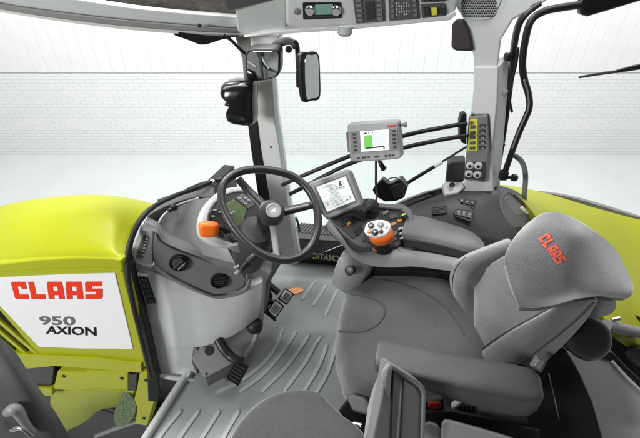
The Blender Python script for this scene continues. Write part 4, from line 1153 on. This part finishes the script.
near = g([[(472, 357, .835), (476, 363, .80), (488, 374, .755), (504, 386, .725)],
          [(489, 344, .79), (494, 348, .755), (512, 362, .70), (530, 374, .675)],
          [(510, 330, .735), (517, 332, .70), (536, 343, .655), (553, 355, .64)],
          [(534, 317, .68), (541, 318, .645), (560, 324, .61), (574, 334, .60)],
          [(556, 305, .635), (562, 304, .605), (578, 308, .575), (589, 316, .57)],
          [(580, 290, .60), (584, 290, .575), (592, 293, .555), (598, 300, .555)]])
surf('near_bolster', near, .10, M['seat'], st, n=6, bev=.02)
def edge(rows, k, off): return [r[k] + (CAM - r[k]).normalized() * off for r in rows]
seam('piping', bpy.data.objects['near_bolster'], [(497, 377), (508, 369), (524, 360), (545, 345), (564, 330), (580, 316), (593, 302)], .0024, M['thread'], st)
seam('piping', bpy.data.objects['far_bolster'], [(462, 330), (455, 308), (452.5, 285), (456, 268), (466, 257)], .002, M['thread'], st)
tube('piping', edge(far, 3, .004), .0024, M['thread'], st)
tube('piping', edge(near, 0, .004), .003, M['thread'], st)

# winged headrest
HP = planeN(pf(550, 262, .60), Vector((-.62, -.55, .56)))
hp = [(503, 262), (506, 250), (514, 237), (526, 224), (540, 215), (554, 212.5), (568, 216), (584, 224), (602, 237), (618, 252), (630, 269), (635.5, 284), (633, 293), (624, 299), (608, 300.5), (592, 299), (578, 300), (562, 304), (545, 308.5), (527, 310), (519, 305), (513, 294), (507, 278)]
def HF(x, y):
    """fold of the headrest: the face nearest the occupant, then the wing falling away"""
    t = (x - 585) / 50
    base = HP.at(x, y)
    return base
hrows = g([[(524, 226, .665), (540, 214.5, .655), (556, 212, .645), (574, 218, .635), (592, 229, .632), (606, 240, .65), (617, 251, .68)],
           [(514, 238, .640), (532, 230, .612), (552, 228, .590), (574, 233, .575), (594, 242, .588), (611, 253, .628), (624, 264, .675)],
           [(507, 250, .625), (526, 247, .590), (549, 246, .562), (574, 250, .548), (597, 257, .568), (616, 266, .617), (629, 275, .67)],
           [(504, 262, .615), (523, 264, .577), (547, 265, .546), (573, 268, .530), (598, 273, .558), (619, 279, .607), (633, 284, .66)],
           [(507, 277, .605), (525, 281, .567), (548, 283, .537), (574, 283, .522), (599, 285, .555), (619, 289, .602), (633.5, 291, .65)],
           [(512, 292, .597), (529, 296, .562), (550, 296.5, .536), (575, 293, .525), (599, 293, .557), (617, 295.5, .602), (629, 297.5, .645)],
           [(520, 309, .592), (536, 309.5, .568), (555, 306, .549), (577, 300, .541), (598, 298.5, .568), (612, 300, .61), (622, 300.5, .645)]])
hd_ = surf('headrest', hrows, .11, M['seat_light'], st, n=6, bev=.028, seg=5)
# lettering stitched on the headrest, lying on its face
def hmap(u, v):
    q = [(538, 238.5), (557, 264.5), (567, 259.5), (548.5, 232.5)]
    x = (q[0][0] * (1 - u) + q[1][0] * u) * (1 - v) + (q[3][0] * (1 - u) + q[2][0] * u) * v
    y = (q[0][1] * (1 - u) + q[1][1] * u) * (1 - v) + (q[3][1] * (1 - u) + q[2][1] * u) * v
    return x, y
from mathutils.bvhtree import BVHTree
def lay(name, polys, target, uv, mat, parent, h=.0015, cut=3):
    """polygons of a lettering dropped on to the surface of an existing mesh"""
    me = target.data; off = rootloc(target)
    bvh = BVHTree.FromPolygons([v.co + off for v in me.vertices], [list(p.vertices) for p in me.polygons])
    bm = bmesh.new()
    for p in polys:
        us = [a for a, b in p]; vs = [b for a, b in p]
        ring = []
        for i in range(len(p)):
            a, b = p[i], p[(i + 1) % len(p)]
            for k in range(cut): ring.append((a[0] + (b[0] - a[0]) * k / cut, a[1] + (b[1] - a[1]) * k / cut))
        fr = []
        for a, b in ring:
            d = ray(*uv(a, b)).normalized()
            hit = bvh.ray_cast(CAM, d)
            fr.append(hit[0] - d * h if hit[0] is not None else CAM + d * .5)
        vsn = [bm.verts.new(p_) for p_ in fr]
        bm.faces.new(vsn)
    return finish(name, bm, mat, parent)
lay('lettering', block_word('CLAAS'), hd_, hmap, mk('red stitched lettering', (.62, .07, .03), .6, 900, .6, .2, 60), hd_, .0022)
tube('headrest_seam', [p + (CAM - p).normalized() * .004 for p in hrows[6][:6]], .003, M['thread'], st)
# back shell, recliner knob, strap guide
slab('back_shell', [(566, 312), (588, 300), (600, 304), (602, 318), (590, 326), (574, 334), (556, 352), (540, 362), (530, 370), (526, 392), (540, 398), (512, 398), (508, 380), (540, 346)], planeN(pf(566, 335, .70), Vector((.2, -1, .3))), .05, M['black'], st, bev=.01)
surf('back_trim', g([[(576, 296, .605), (588, 293, .595), (598, 297, .59)], [(588, 310, .61), (597, 308, .60), (603, 304, .595)], [(588, 318, .63), (598, 318, .62), (604, 312, .61)]]), Vector((.03, .02, 0)), M['grey'], st, n=5, bev=.006)
pillow('recliner_cover', [(566, 322), (580, 316), (596, 318), (609, 328), (611, 344), (603, 356), (588, 361), (574, 356), (564, 344)], planeN(pf(588, 338, .63), Vector((.3, -1, .45))), .02, .08, M['black'], st, smooth=5)
slab('strap_guide', [(530.5, 367), (537, 357), (548.5, 360), (542, 374)], planeN(pf(540, 366, .60), Vector((.1, -1, .5))), .014, mk('taupe plastic', (.10, .088, .08), .45, 500, .2, .1), st, bev=.004)
slab('strap_slot', [(533.5, 366.5), (538, 359.8), (545.5, 361.6), (541, 370.5)], planeN(pf(540, 366, .5985), Vector((.1, -1, .5))), .01, M['slate'], st, bev=.002)

# left armrest: one long padded bar
ax = Vector((1, .0, 0))
def arm_ring(cx, cy, w, h, f, tilt=0):
    c = pf(cx, cy, f); out = []
    for k in range(24):
        a = 2 * math.pi * k / 24
        ca, sa = math.cos(a), math.sin(a)
        out.append(c + Vector((0, 1, 0)) * (abs(ca) ** .42 * (1 if ca > 0 else -1)) * w + UP * (abs(sa) ** .42 * (1 if sa > 0 else -1)) * h)
    return out
bm = bmesh.new()
secs = [(375.5, 354, .012, .012, .640), (376.5, 354, .030, .018, .638), (381, 356, .042, .022, .635), (396, 360.5, .046, .024, .628), (420, 367, .048, .027, .617), (450, 375.5, .050, .034, .604), (480, 382.5, .052, .042, .592), (510, 389, .052, .047, .578), (528, 392, .048, .044, .57), (537, 393, .036, .034, .566), (541, 393.5, .018, .016, .565)]
ctr = crom([(s[0], s[1], s[4]) for s in secs], 4); dims = crom([(s[2], s[3], 0) for s in secs], 4)
rg = [[bm.verts.new(p) for p in arm_ring(c.x, c.y, d.x, d.y, c.z)] for c, d in zip(ctr, dims)]
for a, b in zip(rg, rg[1:]):
    for k in range(24): bm.faces.new((a[k], a[(k + 1) % 24], b[(k + 1) % 24], b[k]))
bm.faces.new(list(reversed(rg[0]))); bm.faces.new(rg[-1])
finish('armrest', bm, M['vinyl'], st)
# seat side: adjustment housing, buckle, belt stalk
slab3('seat_side_cover', [(-.12, .68, .03), (.62, .68, .03), (.62, .68, .40), (-.12, .68, .40)], (0, .05, 0), M['black'], st, bev=.015)  # enlarged in black so the space below the armrest looks shaded
BKp = planeN(pf(433, 405, .585), Vector((.1, -1, .5)))
bk = slab('belt_buckle', [(424, 402), (444, 400), (446, 416), (440, 430), (428, 430)], BKp, .03, M['black'], st, bev=.006)
slab('buckle_button', [(428.5, 403), (440.5, 402.5), (441, 408.5), (431, 409.5), (428, 407.5)], BKp.off(.004), .012, mk('red buckle button', (.75, .06, .03), .35), bk, bev=.003)
BLt = planeN(pf(466, 410, .58), Vector((.1, -1, .6)))
lv = slab('adjuster_block', [(452, 408), (462, 401), (474, 404), (480, 410), (478, 416), (464, 425), (455, 424)], BLt, .03, M['grey'], st, bev=.006)
for k in range(4):
    x = 459 + k * 4.4
    slab('adjuster_slot', [(x, 406 - k * .1), (x + 2.4, 405.4), (x + 3, 418 - k * 1.6), (x + 1, 420 - k * 1.4)], BLt.off(.002), .01, M['black'], lv, bev=.001)

# ================================================================ right hand armrest console
TP = Plane(pf(332, 222, 1.13), pf(400, 241, 1.14), pf(406, 208, 1.27))
ac = thing('armrest_console', 'grey right hand armrest console with keypad tray and padded rest', 'console', TP.at(380, 250) - UP * .1)
slab('console_tray', [(329, 221), (334, 214), (350, 203), (363, 197.5), (374, 202), (392, 203.5), (404, 205), (412, 211), (414, 222), (408, 236), (399, 246), (384, 248), (362, 248), (352, 243)], TP, .06, M['mid'], ac, bev=.006)
slab('tray_panel', [(333.5, 221), (351, 206.5), (362, 200.5), (371, 205.5), (376, 214), (364, 222), (360, 232), (353, 239)], TP.off(.003), .012, M['dark'], ac, bev=.003)
slab('tray_panel', [(378, 206), (402, 207.5), (409, 213), (410, 221), (404, 233), (398, 241), (372, 243.5), (362, 241), (366, 233), (380, 219)], TP.off(.003), .012, M['dark'], ac, bev=.003)
slab('tray_wall', [(377, 203), (404, 204), (412, 210), (414.5, 222), (411, 230), (409.5, 222), (407.5, 213.5), (402, 209), (379, 207.5)], TP.off(.014), .03, M['grey'], ac, bev=.004)
sk = surf('console_skirt', g([[(328, 221, 1.12), (341, 233, 1.115), (352, 244, 1.11), (364, 249.5, 1.11), (384, 250, 1.115), (398, 248.5, 1.125), (410, 247, 1.14)],
                          [(327, 224, 1.10), (340, 237, 1.09), (351, 249, 1.085), (364, 256, 1.085), (385, 258, 1.09), (402, 257, 1.10), (420, 256, 1.115)],
                          [(328, 230, 1.10), (341, 243, 1.085), (353, 257, 1.075), (368, 265, 1.075), (388, 267.5, 1.08), (408, 266.5, 1.09), (428, 266, 1.10)]]), Vector((0, .06, -.01)), M['silver'], ac, n=6, bev=.008)
surf('skirt_rail', g([[(398, 249, 1.12), (416, 251, 1.125), (436, 254, 1.12), (456, 258, 1.11), (470, 261, 1.10)],
                      [(402, 258, 1.10), (420, 260, 1.105), (438, 262, 1.10), (456, 265, 1.09), (466, 267, 1.085)],
                      [(406, 266, 1.09), (424, 268, 1.095), (440, 270, 1.09), (454, 272, 1.085), (460, 273, 1.085)]]), Vector((0, .05, -.02)), M['silver'], ac, n=5, bev=.006)
surf('armrest_pad', g([[(408, 214, 1.27), (424, 216.5, 1.275), (446, 222.5, 1.265), (468, 230, 1.24), (480, 238, 1.21)],
                       [(405, 222, 1.20), (424, 224.5, 1.20), (446, 230, 1.19), (470, 236.5, 1.175), (484.5, 244, 1.165)],
                       [(402, 232, 1.155), (422, 234.5, 1.155), (446, 239.5, 1.145), (470, 246, 1.13), (484, 249, 1.135)],
                       [(402, 238, 1.14), (422, 241, 1.14), (446, 246, 1.13), (468, 252, 1.12), (480, 252.5, 1.13)]]), Vector((0, .03, -.05)), M['grey'], ac, n=6, bev=.014)
surf('pad_base', g([[(402, 238.5, 1.135), (422, 241.5, 1.135), (446, 246.5, 1.125), (468, 252.5, 1.115), (482, 252, 1.13)],
                    [(404, 246, 1.125), (424, 250, 1.125), (446, 255, 1.118), (466, 258.5, 1.11), (478, 256, 1.13)]]), Vector((0, .05, -.01)), M['dark'], ac, n=5, bev=.004)
# front leg of the console with a round black button
lg = surf('console_leg', g([[(344, 250, 1.115), (352, 254, 1.11), (360, 260, 1.11), (369, 266, 1.11)],
                       [(338, 260, 1.10), (347, 265, 1.085), (357, 271, 1.085), (366, 275, 1.095)],
                       [(334, 270, 1.10), (343, 276, 1.08), (352, 282, 1.08), (360, 286, 1.09)],
                       [(331, 284, 1.11), (339, 290, 1.09), (348, 296, 1.09), (356, 300, 1.10)]]), Vector((.03, .08, 0)), M['silver'], ac, n=5, bev=.012)
lathe('leg_button', pf(350, 270.5, 1.073), Vector((-.2, -.8, .45)), [(.018, -.012), (.018, .005), (.013, .007), (0, .006)], M['black'], ac, 20)
slab3('console_post', [pf(372, 268, 1.13), pf(470, 274, 1.12), pf(470, 274, 1.12) - UP * .3, pf(372, 268, 1.13) - UP * .3], (0, .07, 0), M['black'], ac, bev=.01)
# joystick
Jc = TP.at(382, 244.5)
js = lathe('joystick_boot', Jc, TP.n, [(.038, -.005), (.037, .006), (.032, .010), (.034, .015), (.028, .020), (.030, .025), (.024, .034), (0, .036)], M['rubber'], ac, 28, sx=1.25, u=RT)
JP = planeN(pf(377, 229, 1.055), Vector((-.05, -.62, .78)))
ja = JP.n
pillow('joystick_collar', [(369, 236), (373, 233), (384, 230), (390, 227.5), (393.5, 231), (393, 238), (387, 242.5), (378, 243.5), (371, 241)], JP.off(-.024), .02, .035, M['orange'], js, smooth=5)
jf = pillow('joystick_face', [(364.5, 229), (367, 223.5), (374, 220.5), (383, 220), (389.5, 222.5), (391, 228), (387, 234.5), (378, 237.5), (369, 236), (365, 233)], JP, .005, .014, M['white'], js, smooth=5)
bq = JP.off(.0055)
for (x, y, r_, m_) in ((371, 225.6, .0105, 'dark'), (380.6, 224.8, .0105, 'grey'), (375, 232.2, .0115, 'black'), (381.3, 231.6, .0065, 'dark'), (369, 231.6, .0065, 'peach'), (386.3, 226.5, .005, 'pale')):
    lathe('joystick_button', bq.at(x, y), bq.n, [(r_, -.004), (r_, .003), (r_ * .75, .0048), (0, .005)], M[m_], js, 20)
for x, y in ((371, 225.6), (380.6, 224.8), (375, 232.2)):
    c = bq.at(x, y) + bq.n * .0052; u, v_ = orth(bq.n, RT)
    bm = bmesh.new(); add_box(bm, c, u, v_, bq.n, (.010, .002, .001)); add_box(bm, c + bq.n * .0003, v_, u, bq.n, (.008, .002, .001))
    finish('button_symbol', bm, M['pale'], js)
tube('joystick_neck', [Jc + TP.n * .03, Jc.lerp(JP.off(-.06).at(381, 240), .6), JP.off(-.05).at(381, 237)], [.026, .024, .026], M['black'], js)
lathe('collar_mark', TP.at(376, 249.0) + TP.n * .004, TP.n, [(.012, 0), (.012, .002), (0, .0025)], M['peach'], ac, 16, sx=1.3, u=RT)
# keypad
def kq(poly, mat, name='tray_key', h=.008): return slab(name, poly, TP.off(h), .01, mat, ac, bev=.0015, seg=2)
kq([(359.5, 213.5), (362, 211.8), (364.5, 214), (362, 216)], M['amber'], h=.009)
kq([(362.6, 216.3), (365, 214.4), (366.8, 216), (364.5, 218.2)], M['amber'], h=.009)
kq([(347, 222.8), (349.5, 220.8), (351.5, 223), (349, 225.2)], M['amber'], h=.009)
kq([(341, 224.5), (345.5, 221), (347, 222.5), (342.7, 226.5)], M['black'])
kq([(350.5, 217), (356.5, 212), (358.5, 214), (352.5, 219.3)], M['black'])
kq([(353, 220.3), (359, 215.3), (361, 217.5), (355, 223)], M['black'])
kq([(354, 231), (361, 225), (364, 229), (358.5, 236)], M['black'], h=.006)
for k in range(5):
    x = 338 + k * 5.2; y = 220 - k * 3.9
    kq([(x, y), (x + 3.2, y - 2.4), (x + 4.2, y - 1.2), (x + 1, y + 1.2)], M['mid'], h=.006)
lathe('throttle_dial', TP.at(369, 209), TP.n, [(.040, 0), (.040, .008), (.030, .014), (.028, .030), (.020, .036), (0, .037)], M['rubber'], ac, 24)
tube('dial_grip', [TP.off(.036).at(362, 212), TP.off(.045).at(369, 206), TP.off(.04).at(372, 201)], [.010, .014, .012], M['dark'], ac)
kq([(402.5, 214.5), (407.5, 213.5), (408.5, 217), (403.5, 218.5)], M['black'], h=.02)
kq([(402.6, 213.6), (406, 212.8), (406.8, 214.4), (403.3, 215.4)], M['yellow'], h=.026)
for x, y in ((399.2, 227.5), (400.2, 232.3), (401, 237)):
    kq([(x, y), (x + 7, y - 2), (x + 6.6, y + .4), (x + .2, y + 2.3)], M['pale'], 'rocker_key', .014)
    kq([(x - .3, y + 1.8), (x + 6.6, y - .2), (x + 6.4, y + 2.2), (x, y + 4.2)], M['black'], 'rocker_gap', .008)
kq([(389, 215), (397, 213), (398, 217), (391, 219)], M['mid'], h=.010)
kq([(391, 223), (396, 221.5), (397, 224), (392.5, 225.5)], M['peach'], h=.008)
kq([(382, 212), (388, 209.5), (389, 212), (384, 215)], M['grey'], h=.010)
kq([(398, 219.5), (402, 218.5), (402.5, 221), (398.5, 222.3)], M['amber'], h=.008)
kq([(392, 233), (397, 230), (398, 233), (393.5, 236.5)], M['grey'], h=.010)
kq([(391, 239), (396, 236.5), (397, 239), (393, 241.5)], M['mid'], h=.010)

# ================================================================ passenger seat, nearest the camera
ps = thing('passenger_seat', 'grey cloth passenger seat pad low at the bottom edge with its backrest upright', 'seat', (-.2, .55, 0))
PSp = planeN((0, .6, .43), (.05, 0, 1))
pillow('seat_cushion', [(226, 452), (236, 428), (252, 409), (272, 396), (296, 391), (318, 393.5), (330, 404), (342, 416), (356, 426), (366, 440), (366, 470), (300, 480), (226, 476)], PSp, .018, .09, M['seat'], ps, smooth=5,
       prof=[(.88, -1), (.96, -.9), (1, -.5), (1, -.1), (.985, .3), (.96, .62), (.91, .85), (.8, .96), (.6, 1), (.3, 1)])
# folded backrest: padded front and a hard ribbed shell behind
PBk = planeN(pf(410, 405, .50), Vector((.55, -.62, .35)))
slab('back_shell', [(387, 364.5), (391, 365.5), (416, 381), (423.5, 387), (425.5, 395), (424, 452), (370, 452), (381, 400)], PBk, .03, M['slate'], ps, bev=.006)
slab('shell_rim', [(388, 363.5), (392, 364.5), (418, 380.5), (425, 387), (426.5, 394), (425, 452), (421.5, 452), (423, 396), (421, 389.5), (415.5, 384.5), (391, 369.5)], PBk.off(.006), .03, M['grey'], ps, bev=.004)
slab('shell_recess', [(402, 379), (416, 388), (419.5, 396), (418, 452), (396, 452)], PBk.off(.003), .01, M['slate'], ps, bev=.003)
for a, b in (((393, 371), (390, 452)), ((403, 379), (399, 452))):
    slab('shell_groove', [(a[0], a[1]), (a[0] + 1.1, a[1] + .6), (b[0] + 1.3, b[1]), (b[0], b[1])], PBk.off(.0045), .006, M['black'], ps, bev=.0008)
surf('back_padding', g([[(386, 364, .535), (388.5, 363.2, .52), (391, 364.8, .508), (393, 367, .502)],
                        [(378, 376, .545), (382, 373, .52), (387, 372, .504), (391.5, 374, .498)],
                        [(370, 398, .55), (376, 395, .52), (384, 394, .50), (390, 395, .492)],
                        [(366, 420, .55), (372, 418, .52), (382, 417, .495), (388.5, 418, .486)],
                        [(362, 456, .55), (369, 456, .52), (379, 456, .49), (386, 456, .478)]]), .05, M['seat'], ps, n=6, bev=.014)
slab('hinge_block', [(338, 411), (348, 398), (362, 404), (372, 420), (368, 436), (352, 428)], planeN(pf(356, 416, .66), Vector((0, -.6, .7))), .05, M['black'], ps, bev=.008)
slab('hinge_cover', [(346, 398), (352, 394), (364, 398), (371, 408), (368, 416), (352, 412)], planeN(pf(358, 405, .66), Vector((-.1, -.6, .7))), .04, M['vinyl'], ps, bev=.010)
tube('hinge_bolt', [pf(354, 424, .62), pf(362, 426, .61)], .009, M['steel'], ps)

# ================================================================ lower right: lime fender, side panels, storage
fe = surf('rear_fender', g([[(498, 184, 1.62), (520, 187, 1.66), (550, 194, 1.68), (590, 206, 1.68), (630, 217, 1.66), (670, 226, 1.62)],
                        [(512, 192, 1.50), (532, 200, 1.50), (560, 211, 1.50), (596, 226, 1.48), (634, 243, 1.46), (672, 258, 1.42)],
                        [(530, 208, 1.36), (548, 220, 1.35), (574, 236, 1.32), (604, 256, 1.28), (640, 276, 1.25), (672, 292, 1.22)],
                        [(550, 240, 1.22), (566, 254, 1.18), (588, 274, 1.12), (612, 296, 1.06), (640, 312, 1.04), (672, 326, 1.0)],
                        [(566, 278, 1.10), (580, 292, 1.05), (598, 312, .98), (616, 330, .93), (640, 346, .92), (672, 360, .9)]]), Vector((.02, .02, -.06)), M['lime'], None, n=6, bev=.01)
tag(fe, 'glossy lime green rear wheel fender behind the headrest outside the cab', 'fender')
o = surf('fender_ledge', g([[(538, 190, 1.72), (570, 195, 1.74), (610, 206, 1.74), (660, 222, 1.7)], [(542, 192.5, 1.70), (572, 198, 1.71), (612, 209.5, 1.71), (660, 224, 1.68)]]), Vector((0, .03, -.05)), M['grey'], None, n=5, bev=.006)
tag(o, 'grey edge strip along the far side of the lime green fender', 'edge strip')
pn = thing('rear_side_panel', 'pale grey rear side panel with a black trim at the lower right corner', 'panel', (.6, .75, 0))
SPn = planeN(pf(600, 395, .72), Vector((.12, -.9, .42)))
slab('panel_face', [(552, 352), (580, 350), (602, 356), (613, 360), (628, 376), (648, 396), (656, 460), (560, 460), (548, 400)], SPn, .03, M['light'], pn, bev=.01)
slab('panel_trim', [(600, 350), (614, 353), (628, 368), (650, 388), (650, 397), (627, 378), (612, 362), (599, 358)], SPn.off(.006), .03, M['black'], pn, bev=.005)
slab('panel_edge', [(613, 360), (628, 376), (648, 395.5), (648, 398.5), (626, 379), (611.5, 362.5)], SPn.off(.008), .02, M['pale'], pn, bev=.003)
dk = thing('shaded_panel', 'tall glossy black sheet standing for the shaded part of the pale rear panel', 'shroud', (.4, .7, 0))  # shade on the rear panel's left part, built as a black sheet
slab('shaded_face', [(536, 352), (566, 348), (580, 372), (594, 404), (610, 460), (528, 460), (524, 392)], planeN(pf(560, 400, .62), Vector((-.05, -.9, .45))), .05, M['gloss'], dk, bev=.010)
tube('panel_seam', [pf(549, 374, .61), pf(555, 400, .60), pf(561, 428, .59), pf(565, 450, .585)], .0014, M['grey'], dk)
rb = thing('rear_linkage', 'black bracket and grey tube behind the recliner cover by the fender', 'linkage', pf(622, 325, .95))
tube('linkage_tube', [pf(606, 325, .92), pf(622, 329, .93), pf(642, 333, .94)], .020, M['grey'], rb)
slab('linkage_bracket', [(616, 322), (628, 311), (642, 318), (660, 340), (660, 384), (640, 376), (622, 348), (612, 334)], planeN(pf(630, 335, .98), Vector((-.2, -.8, .5))), .04, M['black'], rb, bev=.008)
slab('linkage_guard', [(594, 345), (604, 326), (614, 314), (628, 304), (648, 314), (676, 346), (676, 440), (640, 396), (612, 366)], planeN(pf(640, 350, 1.03), Vector((-.2, -.8, .5))), .04, M['black'], rb, bev=.008)
tube('linkage_pin', [pf(612, 320, .93), pf(620, 318, .93)], .008, M['steel'], rb)
lathe('linkage_roller', pf(641, 356, .9), Vector((-.4, -.8, .3)), [(.04, -.02), (.042, .0), (.03, .012), (.02, .01), (0, .01)], M['dark'], rb, 24)
bx = thing('storage_bin', 'light grey open storage bin at the bottom edge below the left armrest', 'bin', pf(460, 440, .50))
SB = planeN(pf(460, 430, .50), Vector((.08, -.8, .55)))
slab('bin_front', [(442, 424), (445, 420.5), (452, 421.5), (480, 429), (510, 438), (520, 442), (520, 470), (440, 470)], SB, .012, M['grey'], bx, bev=.005)
slab('bin_side', [(424, 425), (430, 423), (438, 426), (441, 431), (444, 426), (446, 470), (424, 470)], SB.off(-.02), .012, M['grey'], bx, bev=.004)
slab('bin_floor', [(424, 412), (452, 412), (540, 430), (540, 470), (424, 470)], SB.off(-.06), .02, M['black'], bx, bev=.004)

# open cab door at the lower left
dr = thing('cab_door', 'grey inner edge of the open cab door at the lower left with a small latch', 'door', pf(20, 440, .5))
DRp = planeN(pf(25, 400, .52), Vector((.35, -.8, .45)))
surf('door_panel', g([[(-40, 316, .56), (-12, 330, .545), (6, 343, .535), (18, 355, .53)],
                      [(-40, 345, .52), (-8, 356, .51), (16, 366, .505), (32, 378, .51)],
                      [(-40, 380, .48), (0, 388, .475), (30, 394, .475), (49, 402, .49)],
                      [(-40, 420, .45), (4, 422, .445), (42, 424, .45), (65, 428, .47)],
                      [(-40, 462, .42), (6, 460, .42), (56, 460, .43), (84, 462, .45)]]), .05, M['vinyl'], dr, n=6, bev=.012)
tube('latch_loop', [pf(8, 412, .455), pf(14, 409, .45), pf(19, 413, .448), pf(26, 424, .44), pf(34, 432, .438)], [.010, .012, .011, .008, .006], M['grey'], dr)
tube('latch_pin', [pf(12, 430, .44), pf(22, 428, .436), pf(32, 436, .43)], .005, M['steel'], dr)
lathe('latch_cup', pf(13, 420, .45), Vector((.35, -.8, .45)), [(.018, -.01), (.018, .004), (.012, .005), (0, .001)], M['dark'], dr, 18)
